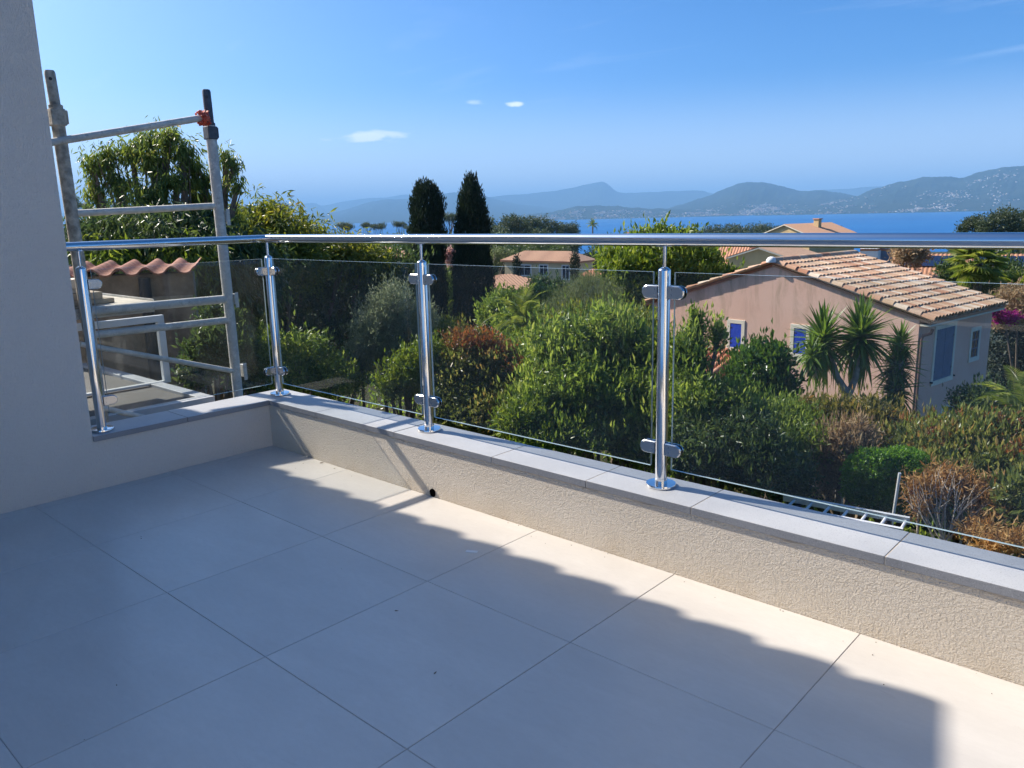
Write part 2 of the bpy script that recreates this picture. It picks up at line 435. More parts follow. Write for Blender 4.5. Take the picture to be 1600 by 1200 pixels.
def leafmat(name, stops, trans=0.35, rough=0.42, tmul=1.6, spec=0.45):
    t = NT(name)
    geo = t.n.new("ShaderNodeNewGeometry")
    patch = t.noise(1.3, None, 4)
    r = t.math('ADD', t.math('MULTIPLY', geo.outputs['Random Per Island'], 0.62), t.rng(patch, 0.3, 0.7, 0.0, 0.38))
    c = t.ramp(r, stops)
    t.base(c); t.set(Roughness=rough, Specular_IOR_Level=spec)
    tl = t.n.new("ShaderNodeBsdfTranslucent")
    hs = t.n.new("ShaderNodeHueSaturation"); hs.inputs['Hue'].default_value = 0.485
    hs.inputs['Saturation'].default_value = 1.12; hs.inputs['Value'].default_value = tmul
    t.l.new(c, hs.inputs['Color']); t.l.new(hs.outputs[0], tl.inputs[0])
    ms = t.n.new("ShaderNodeMixShader"); ms.inputs[0].default_value = trans
    t.l.new(t.p.outputs[0], ms.inputs[1]); t.l.new(tl.outputs[0], ms.inputs[2]); t.l.new(ms.outputs[0], t.out.inputs[0])
    return t.mat
L = {}
L['euc'] = leafmat("eucalyptus_leaf", [(0, (0.05, 0.08, 0.03)), (0.45, (0.11, 0.165, 0.04)), (0.8, (0.22, 0.27, 0.06)), (1, (0.34, 0.26, 0.07))], 0.42, 0.34, 1.8)
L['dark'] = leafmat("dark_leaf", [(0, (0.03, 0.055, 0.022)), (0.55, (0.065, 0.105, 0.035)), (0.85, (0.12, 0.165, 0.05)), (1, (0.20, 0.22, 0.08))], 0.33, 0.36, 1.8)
L['yellow'] = leafmat("yellow_green_leaf", [(0, (0.06, 0.09, 0.02)), (0.5, (0.14, 0.18, 0.035)), (0.85, (0.26, 0.26, 0.05)), (1, (0.30, 0.19, 0.05))], 0.4, 0.4, 1.7)
L['laurel'] = leafmat("laurel_leaf", [(0, (0.05, 0.09, 0.022)), (0.42, (0.12, 0.185, 0.04)), (0.75, (0.25, 0.32, 0.075)), (1, (0.42, 0.44, 0.15))], 0.42, 0.34, 1.9)
L['glossy'] = leafmat("glossy_leaf", [(0, (0.03, 0.07, 0.018)), (0.6, (0.07, 0.14, 0.028)), (1, (0.17, 0.24, 0.05))], 0.35, 0.28, 1.8)
L['olive'] = leafmat("olive_leaf", [(0, (0.11, 0.14, 0.08)), (0.5, (0.20, 0.24, 0.14)), (1, (0.32, 0.35, 0.21))], 0.35, 0.45, 1.6)
L['tamarisk'] = leafmat("grey_green_leaf", [(0, (0.088, 0.112, 0.050)), (0.5, (0.150, 0.188, 0.081)), (1, (0.237, 0.263, 0.112))], 0.35, 0.6)
L['bright'] = leafmat("bright_green_leaf", [(0, (0.06, 0.11, 0.02)), (0.5, (0.14, 0.21, 0.035)), (1, (0.28, 0.33, 0.07))], 0.40, 0.40, 1.6)
L['box'] = leafmat("box_leaf", [(0, (0.06, 0.14, 0.018)), (0.5, (0.12, 0.25, 0.03)), (1, (0.22, 0.37, 0.06))], 0.45, 0.36, 1.8)
L['photinia'] = leafmat("photinia_leaf", [(0, (0.06, 0.075, 0.025)), (0.4, (0.14, 0.14, 0.04)), (0.7, (0.26, 0.22, 0.06)), (0.88, (0.34, 0.19, 0.07)), (1, (0.40, 0.12, 0.05))], 0.42, 0.36, 1.8)
L['photinia_green'] = leafmat("photinia_green_leaf", [(0, (0.055, 0.08, 0.024)), (0.42, (0.13, 0.165, 0.045)), (0.72, (0.26, 0.27, 0.085)), (0.9, (0.38, 0.24, 0.09)), (1, (0.42, 0.13, 0.06))], 0.42, 0.33, 1.8)
L['red'] = leafmat("red_young_leaf", [(0, (0.14, 0.12, 0.04)), (0.5, (0.26, 0.14, 0.05)), (1, (0.38, 0.14, 0.06))], 0.4, 0.4)
L['dry'] = leafmat("dry_brown_leaf", [(0, (0.22, 0.15, 0.08)), (0.5, (0.40, 0.29, 0.16)), (1, (0.54, 0.41, 0.24))], 0.35, 0.6, 1.2)
L['goldbrown'] = leafmat("golden_brown_leaf", [(0, (0.26, 0.15, 0.06)), (0.5, (0.44, 0.27, 0.10)), (1, (0.56, 0.38, 0.15))], 0.4, 0.6, 1.2)
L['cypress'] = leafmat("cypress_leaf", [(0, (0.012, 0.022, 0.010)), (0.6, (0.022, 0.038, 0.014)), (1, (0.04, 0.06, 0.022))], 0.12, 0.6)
L['pine'] = leafmat("pine_needles", [(0, (0.035, 0.055, 0.025)), (0.6, (0.065, 0.095, 0.038)), (1, (0.12, 0.145, 0.055))], 0.28, 0.5, 1.6)
L['yucca'] = leafmat("yucca_leaf", [(0, (0.04, 0.08, 0.022)), (0.45, (0.10, 0.17, 0.035)), (0.8, (0.20, 0.29, 0.06)), (1, (0.36, 0.38, 0.12))], 0.38, 0.32, 1.9)
L['palm'] = leafmat("palm_leaf", [(0, (0.08, 0.12, 0.025)), (0.5, (0.17, 0.23, 0.045)), (1, (0.33, 0.34, 0.10))], 0.4, 0.36, 1.8)
L['magenta'] = leafmat("bougainvillea_bract", [(0, (0.25, 0.02, 0.14)), (0.5, (0.42, 0.03, 0.25)), (1, (0.55, 0.07, 0.33))], 0.4, 0.6, 1.2)
L['blossom'] = leafmat("pale_pink_blossom", [(0, (0.55, 0.33, 0.27)), (1, (0.72, 0.52, 0.44))], 0.4, 0.6, 1.0)

# ---------------------------------------------------------------- foliage
def unit(a): return a / np.maximum(np.linalg.norm(a, axis=1, keepdims=True), 1e-9)
def leaf_mesh(name, P, axis, nrm, length, width, fold=0.25):
    n = len(P); side = unit(np.cross(axis, nrm)); up = np.cross(side, axis)
    Lh = length[:, None]; W = width[:, None]
    v = np.empty((n, 4, 3), np.float32)
    v[:, 0] = P
    mid = P + axis * Lh * 0.45 + up * W * fold
    v[:, 1] = mid + side * W * 0.5
    v[:, 2] = P + axis * Lh
    v[:, 3] = mid - side * W * 0.5
    v[:, 2] -= up * W * fold * 0.3
    me = bpy.data.meshes.new(name)
    me.vertices.add(n * 4); me.vertices.foreach_set("co", v.ravel())
    idx = (np.arange(n, dtype=np.int32)[:, None] * 4 + np.array([0, 1, 2, 0, 2, 3], np.int32)[None]).ravel()
    me.loops.add(n * 6); me.loops.foreach_set("vertex_index", idx)
    me.polygons.add(n * 2); me.polygons.foreach_set("loop_start", np.arange(0, n * 6, 3, dtype=np.int32))
    me.polygons.foreach_set("loop_total", np.full(n * 2, 3, np.int32))
    me.update(calc_edges=True)
    return me
def lumpy(d, rg, k=9, f=3.2):
    F = rg.normal(size=(k, 3)) * f; ph = rg.uniform(0, 6.28, k)
    return np.sin(d @ F.T + ph).mean(1) * 1.6
def cloud(blobs, n, rg, shell=0.5, lump=0.22, cull=0.62, zlo=-1.0):
    """points spread through the outer part of several overlapping ellipsoids, with outward directions"""
    B = np.array(blobs, float); w = (B[:, 3] * B[:, 4] + B[:, 4] * B[:, 5] + B[:, 3] * B[:, 5]); w /= w.sum()
    out, dirs = [], []; need = n; tries = 0
    while need > 0 and tries < 8:
        m = int(need * 1.5) + 20; k = rg.choice(len(B), m, p=w)
        d = unit(rg.normal(size=(m, 3))); d = d[d[:, 2] > zlo]; k = k[:len(d)]; m = len(d)
        r = (1 - shell * rg.uniform(0, 1, m) ** 1.6) * (1 + lump * lumpy(d + B[k, :3] * 0.7, rg))
        p = B[k, :3] + d * B[k, 3:6] * r[:, None]
        keep = np.ones(m, bool)
        for j in range(len(B)):
            q = (p - B[j, :3]) / B[j, 3:6]
            keep &= ~(((q ** 2).sum(1) < cull ** 2) & (k != j))
        out.append(p[keep]); dirs.append(unit(d[keep] / B[k[keep], 3:6])); need -= keep.sum(); tries += 1
    return np.concatenate(out)[:n], np.concatenate(dirs)[:n]
def foliage(name, blobs, n, size, mat, parent, seed, aspect=0.4, droop=0.0, up=0.2, spread=0.8, per=7, shell=0.5, lump=0.22, cull=0.62, fold=0.25, zlo=-1.0, var=0.5, twig=1.6):
    rg = np.random.default_rng(seed)
    nc = max(1, n // per)
    C, D = cloud(blobs, nc, rg, shell, lump, cull, zlo)
    nc = len(C); k = np.repeat(np.arange(nc), per); m = len(k)
    tw = unit(D + rg.normal(size=D.shape) * 0.55 + np.array([0, 0, up]))
    tt = rg.uniform(-1, 1, m)
    P = C[k] + tw[k] * (tt * size * twig)[:, None] + rg.normal(size=(m, 3)) * size * 0.35
    ax = unit(tw[k] * (1 - spread) + unit(rg.normal(size=(m, 3))) * spread + np.array([0, 0, up]) + np.array([0, 0, -1.0]) * droop * 2.2)
    nr = unit(np.cross(ax, unit(rg.normal(size=(m, 3)))))
    Lg = size * rg.uniform(1 - var, 1 + var, m)
    me = leaf_mesh(name, P, ax, nr, Lg, Lg * aspect * rg.uniform(0.8, 1.2, m), fold)
    return tag(mesh_obj(name, me, mat, parent), kind="stuff")
def limbs(name, base, blobs, mat, parent, r=0.06, seed=0, sub=3):
    rg = random.Random(seed); mb = MB(); base = Vector(base)
    for b in blobs:
        c = Vector(b[:3]); R_ = Vector(b[3:6])
        mid = base.lerp(c, 0.5) + Vector((rg.uniform(-.1, .1), rg.uniform(-.1, .1), 0)) * (c - base).length
        mb.tube([base, mid, c], [r, r * 0.7, r * 0.4], 6)
        for _ in range(sub):
            d = Vector((rg.gauss(0, 1), rg.gauss(0, 1), rg.gauss(0.3, 1))).normalized()
            e = c + Vector((d.x * R_.x, d.y * R_.y, d.z * R_.z)) * 0.85
            s = mid.lerp(c, rg.uniform(0.3, 1))
            mb.tube([s, s.lerp(e, 0.5) + Vector((0, 0, rg.uniform(-.05, .1))), e], [r * 0.35, r * 0.22, r * 0.08], 5, cap=False)
    return mb.build(name, mat, parent, smooth=True)

# ---------------------------------------------------------------- ground, sea, far hills
def ground_z(x, y):
    d = np.hypot(x - CAM.x, y - CAM.y)
    z = np.interp(d, [0, 9.5, 11.5, 16, 30, 65, 120, 200, 350, 600, 850, 2000], [-2.6, -2.75, -3.4, -5.9, -7.3, -9.5, -13.5, -17, -24, -32, -39.5, -60])
    return z
def make_ground():
    rr = np.concatenate([np.linspace(0.01, 30, 26), np.geomspace(33, 1400, 34)]); na = 128
    A = np.linspace(0, 2 * np.pi, na, endpoint=False)
    X = CAM.x + rr[:, None] * np.cos(A); Y = CAM.y + rr[:, None] * np.sin(A)
    Z = ground_z(X, Y) + np.sin(X * 0.9) * np.cos(Y * 0.7) * 0.06
    Z = Z + (rr[:, None] > 40) * np.sin(A * 5 + rr[:, None] * 0.01) * 0.5
    v = np.stack([X, Y, Z], -1).reshape(-1, 3)
    f = []
    for i in range(len(rr) - 1):
        for j in range(na):
            f.append((i*na+j, (i+1)*na+j, (i+1)*na+(j+1) % na, i*na+(j+1) % na))
    me = bpy.data.meshes.new("ground"); me.from_pydata(v.tolist(), [], f); me.update()
    t = NT("garden_soil_and_scrub")
    a = t.noise(0.6, None, 8, 0.65); b = t.noise(7, None, 6, 0.7)
    c = t.mix(t.rng(a, 0.4, 0.6), (0.035, 0.045, 0.018), (0.085, 0.07, 0.045))
    c = t.mix(t.rng(b, 0.45, 0.7, 0, 0.7), c, (0.03, 0.04, 0.016)); t.base(c); t.set(Roughness=1.0, Specular_IOR_Level=0.1)
    t.bump(b, 0.8, 0.1)
    tag(mesh_obj("ground", me, t.mat, smooth=True), kind="structure")
make_ground()
SEA = -38.0
def make_sea():
    mb = MB(); n = 96; R_ = 42000
    mb.v = [(0, 0, SEA)] + [(R_ * math.cos(2*math.pi*i/n), R_ * math.sin(2*math.pi*i/n), SEA) for i in range(n)]
    mb.f = [[0, 1 + i, 1 + (i + 1) % n] for i in range(n)]; mb.m = [0] * n
    t = NT("sea_water")
    w = t.noise(0.02, t.coord((1, 1, 1)), 8, 0.6)
    big = t.noise(0.0012, t.coord((1, 2.5, 1), rot=(0, 0, 0.7)), 5)
    t.base(t.mix(t.rng(big, 0.35, 0.65), (0.008, 0.10, 0.30), (0.012, 0.13, 0.36)))
    t.set(Roughness=0.38, IOR=1.25, Specular_IOR_Level=0.28)
    t.bump(w, 0.6, 6.0)
    tag(mb.build("sea", t.mat), kind="structure")
make_sea()

def crest(name, pts, d_crest, d_front, mat, seed, rough=1.0, zb=SEA - 3, d_back=1.25, steps=26, samples=340):  # crest outlines taken from image pixels
    """one mountain range: pts are (heading in radians, crest height in metres) seen from the camera"""
    rg = np.random.default_rng(seed)
    A = np.array([p[0] for p in pts]); H = np.array([p[1] for p in pts])
    o = np.argsort(A); A, H = A[o], H[o]
    a = np.linspace(A[0], A[-1], samples); h = np.interp(a, A, H)
    ker = np.hanning(7); ker /= ker.sum(); h = np.convolve(np.pad(h, 3, mode='edge'), ker, 'valid')
    span = d_crest
    def nz(aa, t):
        s = 0
        for k, (f, g) in enumerate(((60, 3), (130, 7), (290, 13), (610, 23), (1200, 41))):
            s = s + np.sin(aa * f + 5 * t * g * 0.25 + k * 1.7 + seed) * np.cos(t * g + k + aa * f * .33) / (k + 1.2)
        return s
    T = np.concatenate([np.linspace(0, 1, steps), np.linspace(1.06, 2, 8)])
    V = []
    for t in T:
        if t <= 1:
            d = d_front + (d_crest - d_front) * t; prof = t ** 1.25
        else:
            d = d_crest * (1 + (d_back - 1) * (t - 1)); prof = max(0.0, 1 - (t - 1) ** 1.2)
        z = zb + (h - zb) * prof * (1 + rough * 0.10 * nz(a, t) * (4 * prof * (1 - prof) if t <= 1 else 0))
        z = z + (rough * 5 * nz(a * 3, t * 2) * (prof > 0.97))
        V.append(np.stack([CAM.x + d * np.cos(a), CAM.y + d * np.sin(a), z], -1))
    V = np.stack(V); nT = len(T)
    f = [(i*samples+j, i*samples+j+1, (i+1)*samples+j+1, (i+1)*samples+j) for i in range(nT-1) for j in range(samples-1)]
    me = bpy.data.meshes.new(name); me.from_pydata(V.reshape(-1, 3).tolist(), [], f); me.update()
    ob = mesh_obj(name, me, mat, smooth=True); tag(ob, kind="structure")
    return ob, V[:steps]
t = NT("wooded_hillside")
a = t.noise(0.006, None, 9, 0.65); b = t.noise(0.03, None, 6, 0.7)
c = t.mix(t.rng(a, 0.4, 0.62), (0.013, 0.026, 0.02), (0.034, 0.046, 0.03)); c = t.mix(t.rng(b, 0.5, 0.72, 0, 0.5), c, (0.09, 0.085, 0.06))
t.base(c); t.set(Roughness=1.0, Specular_IOR_Level=0.0); M['hill'] = t.mat
rangeA, _ = crest("distant_mountains", [(2.83446, 228.8), (2.74766, 285.4), (2.66091, 230.2), (2.61109, 317.7), (2.57341, 318.1), (2.56005, 346.9), (2.54371, 361.4), (2.53654, 291.7), (2.51146, 377.2), (2.47709, 446.5), (2.46181, 441.2), (2.43702, 500.5), (2.41933, 466.9), (2.33774, 270.3), (2.22798, 58.7)], 18000, 15500, M['hill'], 1)
rangeB, _ = crest("distant_mountains", [(2.6826, 31.0), (2.59782, 51.9), (2.56115, 60.1), (2.53872, 81.8), (2.51597, 122.6), (2.47735, 254.0), (2.45806, 286.9), (2.42725, 279.2), (2.39599, 337.6), (2.36858, 373.1), (2.35688, 365.2), (2.34525, 324.0), (2.32739, 252.1), (2.2977, 167.0), (2.25616, 97.3), (2.22799, 31.5), (2.18122, -68.2)], 12500, 7600, M['hill'], 2)
rangeC, _ = crest("distant_mountains", [(2.43153, 210.6), (2.38464, 275.5), (2.33203, 338.3), (2.31394, 366.5), (2.28882, 380.6), (2.252, 424.4), (2.22391, 493.5), (2.21226, 528.6), (2.20297, 553.2), (2.19525, 565.9), (2.18907, 519.3), (2.18134, 408.6), (2.17517, 366.5), (2.16901, 347.0), (2.13917, 357.6), (2.09764, 362.5), (2.079, 365.5), (2.06704, 304.7), (2.03816, 181.7), (1.96629, 10.9)], 15000, 12000, M['hill'], 3)
rangeC2, _ = crest("distant_mountains", [(2.00196, 147.2), (1.96016, 282.6), (1.94383, 339.0), (1.91681, 341.8), (1.90292, 357.2), (1.88659, 370.8), (1.87749, 365.5), (1.85401, 250.0), (1.80404, 112.1)], 16500, 14000, M['hill'], 4)
rangeD, gD = crest("coastal_hills", [(2.15036, -13.2), (2.11609, 38.5), (2.09732, 79.7), (2.067, 162.5), (2.04956, 221.6), (2.03732, 259.3), (2.02511, 277.8), (2.00859, 269.9), (1.98425, 216.3), (1.9743, 188.8), (1.96586, 174.1), (1.94379, 171.1), (1.92055, 137.3), (1.90702, 112.5), (1.8791, 66.2), (1.80349, 1.2)], 8600, 5900, M['hill'], 5)
rangeE, gE = crest("coastal_hills", [(2.01589, -12.2), (1.9734, 23.4), (1.93901, 54.0), (1.90697, 90.7), (1.89415, 135.4), (1.86808, 187.5), (1.85495, 209.1), (1.84135, 225.2), (1.82717, 225.8), (1.80283, 211.3), (1.7942, 235.0), (1.78161, 259.8), (1.76512, 275.1), (1.74892, 286.1), (1.71652, 310.6), (1.67509, 311.2), (1.62126, 261.4), (1.55412, 166.7)], 7400, 5350, M['hill'], 6)
rangeF, gF = crest("coastal_hills", [(2.30668, -6.7), (2.25857, 20.2), (2.24363, 41.6), (2.22404, 64.9), (2.203, 66.6), (2.17045, 50.7), (2.13893, 29.7), (2.10471, 18.8), (2.05978, -4.1), (2.00138, -33.9)], 6900, 5600, M['hill'], 7, d_back=1.2)
def town(name, grids, n, label):
    rg = np.random.default_rng(9); vs_, fs = [], []; k = 0
    for G, cnt, lim, dens in grids:
        T_, S_ = G.shape[:2]; made = 0
        nc = 46; ct = (rg.uniform(0, 1, nc) ** dens) * lim; cs = rg.uniform(0, S_ - 2, nc); cr = rg.uniform(.3, 1.3, nc)
        while made < cnt:
            if rg.uniform() < .72:
                q = rg.integers(nc); t = ct[q] + rg.normal() * .035 * cr[q]; s = cs[q] + rg.normal() * 7 * cr[q]
            else: t = (rg.uniform(0, 1) ** dens) * lim; s = rg.uniform(0, S_ - 2)
            if not (0 <= t <= lim and 0 <= s < S_ - 2): continue
            if np.sin(s * 0.21) + np.sin(s * 0.067 + t * 4) + np.sin(t * 19 + s * .11) + rg.normal() * 0.7 < -0.25: continue
            ti = t * (T_ - 1); i0, j0 = int(ti), int(s); fa, fb = ti - i0, s - j0
            if i0 + 1 >= T_: continue
            p = (G[i0, j0] * (1 - fa) + G[i0 + 1, j0] * fa) * (1 - fb) + (G[i0, j0 + 1] * (1 - fa) + G[i0 + 1, j0 + 1] * fa) * fb
            if p[2] < SEA + 1.5: continue
            w, dpt, h = rg.uniform(6, 15), rg.uniform(6, 10), rg.uniform(3, 6) * (1.5 if rg.uniform() < .12 else 1)
            an = rg.uniform(0, 3.14); ca, sa = math.cos(an), math.sin(an)
            for dx, dy in ((-1, -1), (1, -1), (1, 1), (-1, 1)):
                x, y = dx * w / 2, dy * dpt / 2
                vs_.append((p[0] + x * ca - y * sa, p[1] + x * sa + y * ca, p[2] - 6))
            for dx, dy in ((-1, -1), (1, -1), (1, 1), (-1, 1)):
                x, y = dx * w / 2, dy * dpt / 2
                vs_.append((p[0] + x * ca - y * sa, p[1] + x * sa + y * ca, p[2] + h))
            fs += [(k, k+1, k+5, k+4), (k+1, k+2, k+6, k+5), (k+2, k+3, k+7, k+6), (k+3, k, k+4, k+7), (k+4, k+5, k+6, k+7)]
            k += 8; made += 1
    me = bpy.data.meshes.new(name); me.from_pydata(vs_, [], fs); me.update()
    t = NT("far_house_walls_and_roofs")
    geo = t.n.new("ShaderNodeNewGeometry")
    sp = t.n.new("ShaderNodeSeparateXYZ"); t.l.new(geo.outputs['Normal'], sp.inputs[0])
    wc = t.ramp(geo.outputs['Random Per Island'], [(0, (0.46, 0.42, 0.37)), (0.5, (0.38, 0.32, 0.27)), (0.8, (0.58, 0.56, 0.53)), (1, (0.42, 0.32, 0.25))])
    rc = t.ramp(geo.outputs['Random Per Island'], [(0, (0.50, 0.27, 0.19)), (0.6, (0.55, 0.35, 0.27)), (1, (0.5, 0.46, 0.42))])
    t.base(t.mix(t.math('GREATER_THAN', sp.outputs['Z'], 0.6), wc, rc)); t.set(Roughness=0.9)
    o = mesh_obj(name, me, t.mat); tag(o, label, "town", kind="stuff")
town("far_town", ((gD, 1300, 0.40, 2.2), (gE, 1100, 0.95, 1.7), (gF, 1300, 0.75, 1.3)), 0, "pale town spread along the far shore and climbing the hills across the bay")

# ---------------------------------------------------------------- the terrace
PZ = 0.2547
def tile_mesh(w, h):
    mb = MB(); mb.box((0, 0, -0.012), (w, h, 0)); me = mb.mesh("tile")
    bm = bmesh.new(); bm.from_mesh(me); bmesh.ops.bevel(bm, geom=[e for e in bm.edges if min(v.co.z for v in e.verts) > -0.001], offset=0.0012, segments=1, affect='EDGES'); bm.to_mesh(me); bm.free()
    me.materials.append(M['tile']); return me
floor = MB().box((-0.001, -4.2, -0.30), (9.0, 0.0, -0.0022)).build("terrace_floor", M['grout']); tag(floor, kind="structure")
JT = 0.0018; TS, OX, OY = 0.6102, 0.6787, -0.5722
cache = {}
xs = [0.0] + [OX + i * TS for i in range(-1, 14) if 0.02 < OX + i * TS < 9] + [9.0]
ys = [0.0] + [OY - i * TS for i in range(0, 6)] + [-4.2]
for i in range(len(xs) - 1):
    for j in range(len(ys) - 1):
        w, h = round(xs[i+1] - xs[i] - JT, 4), round(ys[j] - ys[j+1] - JT, 4)
        if w < 0.03 or h < 0.03: continue
        if (w, h) not in cache: cache[(w, h)] = tile_mesh(w, h)
        o = mesh_obj("tile", cache[(w, h)], None, floor, (xs[i] + JT / 2, ys[j+1] + JT / 2, random.Random(i * 31 + j).uniform(-.0003, .0003)))
# parapets: low rendered walls carrying stone coping slabs
par = MB()
par.box((0.0, 0.0, -0.30), (9.0, 0.2, PZ - 0.026)); parapet = par.build("parapet_wall", M['parapet'])
tag(parapet, "long low parapet of rough beige render with a drain hole at its foot, sunlit, under the granite coping", "parapet")
par2 = MB().box((-0.2, -0.9052, -0.30), (-0.0005, 0.2, PZ - 0.026)).build("parapet_wall", M['wall'])
tag(par2, "short low parapet of smooth cream render beside the raked grey wall", "parapet")
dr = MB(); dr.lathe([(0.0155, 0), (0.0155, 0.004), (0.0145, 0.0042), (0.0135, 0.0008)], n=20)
hole = dr.build("drain_hole_disc", M['hole'], parapet); hole.rotation_euler = (rad(90), 0, 0); hole.location = (1.30, -0.0006, 0.019)  # flat black disc on the wall in place of the shade inside the hole
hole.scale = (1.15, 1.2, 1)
sm = MB(); rg = random.Random(4)
for k in range(26):        # squeezed-out bedding mortar below the coping
    x = rg.uniform(0.1, 4.6); w = rg.uniform(0.05, 0.22); h = rg.uniform(0.003, 0.009)
    ps = [(x + w * q / 7, -0.003, PZ - 0.0262 - h * math.sin(math.pi * q / 7) * rg.uniform(.5, 1)) for q in range(8)]
    bt = [(x + w * q / 7, -0.0035, PZ - 0.0262) for q in range(8)]
    bk = [(p[0], 0.002, p[2]) for p in ps]
    n0 = len(sm.v); sm.v += ps + bt + bk
    for q in range(7):
        sm.f.append([n0+q, n0+q+1, n0+8+q+1, n0+8+q]); sm.m.append(0)
        sm.f.append([n0+q+1, n0+q, n0+16+q, n0+16+q+1]); sm.m.append(0)
sm.build("mortar_bead", M['mortar'], parapet)
def slab(x0, y0, x1, y1, parent, seed):
    r_ = random.Random(seed); mb = MB(); dz = r_.uniform(-0.0008, 0.0008)
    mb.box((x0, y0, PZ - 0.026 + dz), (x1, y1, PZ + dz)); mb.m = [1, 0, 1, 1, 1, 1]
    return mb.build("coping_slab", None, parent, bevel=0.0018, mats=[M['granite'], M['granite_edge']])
jx = [0.0, 0.448, 1.058, 1.67, 2.14, 2.568, 3.171, 3.78, 4.39, 5.0, 5.61, 6.22, 6.83, 7.44, 8.05, 8.66, 9.0]
slab(-0.215, -0.002, 0.0, 0.215, parapet, 1)
for i in range(len(jx) - 1):
    slab(jx[i] + 0.0015, -0.0055, jx[i+1] - 0.0015, 0.215, parapet, 5 + i)
jy = [-0.9052, -0.46, -0.0045]
for i in range(2):
    slab(-0.215, jy[i] + 0.0015, 0.012, jy[i+1] - 0.0015, par2, 40 + i)
sm = MB()
for x in jx[1:-1]: sm.box((x - 0.0015, -0.0045, PZ - 0.025), (x + 0.0015, 0.213, PZ - 0.0015))
sm.build("joint_grout", M['mortar'], parapet)

# the house block on the left that the short parapet runs into, with its tiled eave above
hw = empty("house_block", (0, 0, 0), 0, "grey raked render house wall rising beside the short parapet", "house")
ZE = 2.62
wm = MB().box((-3.0, -9.0, -3.2), (0.0, -0.9052, ZE + 0.02)).build("wall", M['wall'], hw)
rf = MB(); tl = 0.25
c_ = [(-3.1, -0.905), (0.085, -0.905), (0.085, -5.0), (-3.1, -5.0)]
def zr(y): return ZE + (-0.905 - y) * tl
vv = [(x, y, zr(y)) for x, y in c_] + [(x, y, zr(y) + 0.09) for x, y in c_]
rf.add(vv, [(0, 3, 2, 1), (4, 5, 6, 7), (0, 1, 5, 4), (1, 2, 6, 5), (2, 3, 7, 6), (3, 0, 4, 7)])
rf.build("roof", M['terra_red'], hw)
def half_tile(L_=0.42, w=0.20, h=0.085, th=0.012, taper=0.82, n=5):
    mb = MB()
    def arc(rw, rh, y, z=0): return [(rw * math.cos(math.pi * k / n), y, z + rh * math.sin(math.pi * k / n)) for k in range(n + 1)]
    a = arc(w/2, h, 0) + arc(w/2*taper, h*taper, L_) + arc(w/2 - th, h - th, 0) + arc((w/2-th)*taper, (h-th)*taper, L_)
    m = n + 1; f = []
    for k in range(n):
        f += [[k, m+k, m+k+1, k+1], [2*m+k, 2*m+k+1, 3*m+k+1, 3*m+k], [k, k+1, 2*m+k+1, 2*m+k], [m+k, 3*m+k, 3*m+k+1, m+k+1]]
    f += [[0, 2*m, 3*m, m], [n, m+n, 3*m+n, 2*m+n]]
    mb.add(a, f); me = mb.mesh("roof_tile"); shade(me, 50); return me
htile = half_tile(); htile.materials.append(M['terra_red'])
sl = math.atan(tl)
for k in range(13):        # eave row of cover tiles, standing 6 cm past the boards
    o = mesh_obj("roof_tile", htile, None, hw, (-0.02 - k * 0.24, -0.83, zr(-0.83) + 0.085)); o.rotation_euler = (math.pi - sl + math.pi, 0, 0)
    o.rotation_euler = (sl, 0, math.pi); 
fac = empty("house_storey", (0, 0, 0), 0, "cream rendered lower storey and wing of the house round the terrace", "house")
MB().box((6.0, -4.2, -0.012), (9.0, -0.6, 2.55)).build("wing_wall", M['cream'], fac)
MB().box((5.985, -3.2, 0.02), (5.999, -2.2, 2.1)).build("door", M['pane'], fac)
MB().box((-3.8, -9.2, -3.25), (9.0, -4.505, -0.30)).build("lower_storey", M['cream'], fac)
MB().box((0.0, -4.2, -3.25), (9.0, 0.19, -0.302)).build("storey_wall", M['cream'], fac)

# ---------------------------------------------------------------- balustrade
RY, RX, R0 = 0.1167, -0.0766, 0.0212
bal = empty("balustrade", (RX, RY, PZ), 0, "polished steel and clear glass balustrade standing on the granite coping of both parapets", "balustrade")
def onb(o): o.location = Vector(o.location) - Vector((RX, RY, PZ)); o.parent = bal; return o
rail = MB()
TOPZ = 1.1091
rail.tube([(RX + 0.0, RY, TOPZ), (9.0, RY, TOPZ)], R0, 28)
handrail = rail.build("handrail", M['steel'], None, smooth=True)
onb(handrail)
r2 = MB(); r2.tube([(RX, -0.95, TOPZ - 0.0005), (RX, RY + 0.001, TOPZ - 0.0005)], R0 - 0.0003, 28)
hr2 = r2.build("handrail", M['steel'], None, smooth=True)
tag(onb(hr2), "short handrail length reflecting blue sky, from the house wall to the corner post")
r3 = MB(); r3.lathe([(0.0215, -0.0215), (0.0215, 0.0215)], n=28); 
jc = r3.build("joint_ring", M['steel'], handrail, smooth=True); jc.rotation_euler = (0, rad(90), 0); jc.location = (RX + 0.022, RY, TOPZ)
tube_b = MB(); tube_b.lathe([(R0, 0.028), (R0, 0.752), (R0 - 0.0012, 0.756), (0.012, 0.762), (0.006, 0.765)], n=28); tube_me = tube_b.mesh("post_tube"); shade(tube_me)
fl = MB(); fl.lathe([(0.0525, 0.0), (0.0525, 0.0085), (0.0515, 0.0105), (0.022, 0.0115), (0.022, 0.0285), (0.0208, 0.0295)], n=40); fl_me = fl.mesh("base_flange"); shade(fl_me, 30)
st = MB(); st.lathe([(0.0062, 0.762), (0.0062, TOPZ - PZ - R0 + 0.001)], n=14); st.box((-0.028, -0.0085, TOPZ - PZ - R0 - 0.001), (0.028, 0.0085, TOPZ - PZ - R0 + 0.0035)); st_me = st.mesh("rail_stem"); shade(st_me)
for me in (tube_me, fl_me, st_me): me.materials.append(M['steel'])
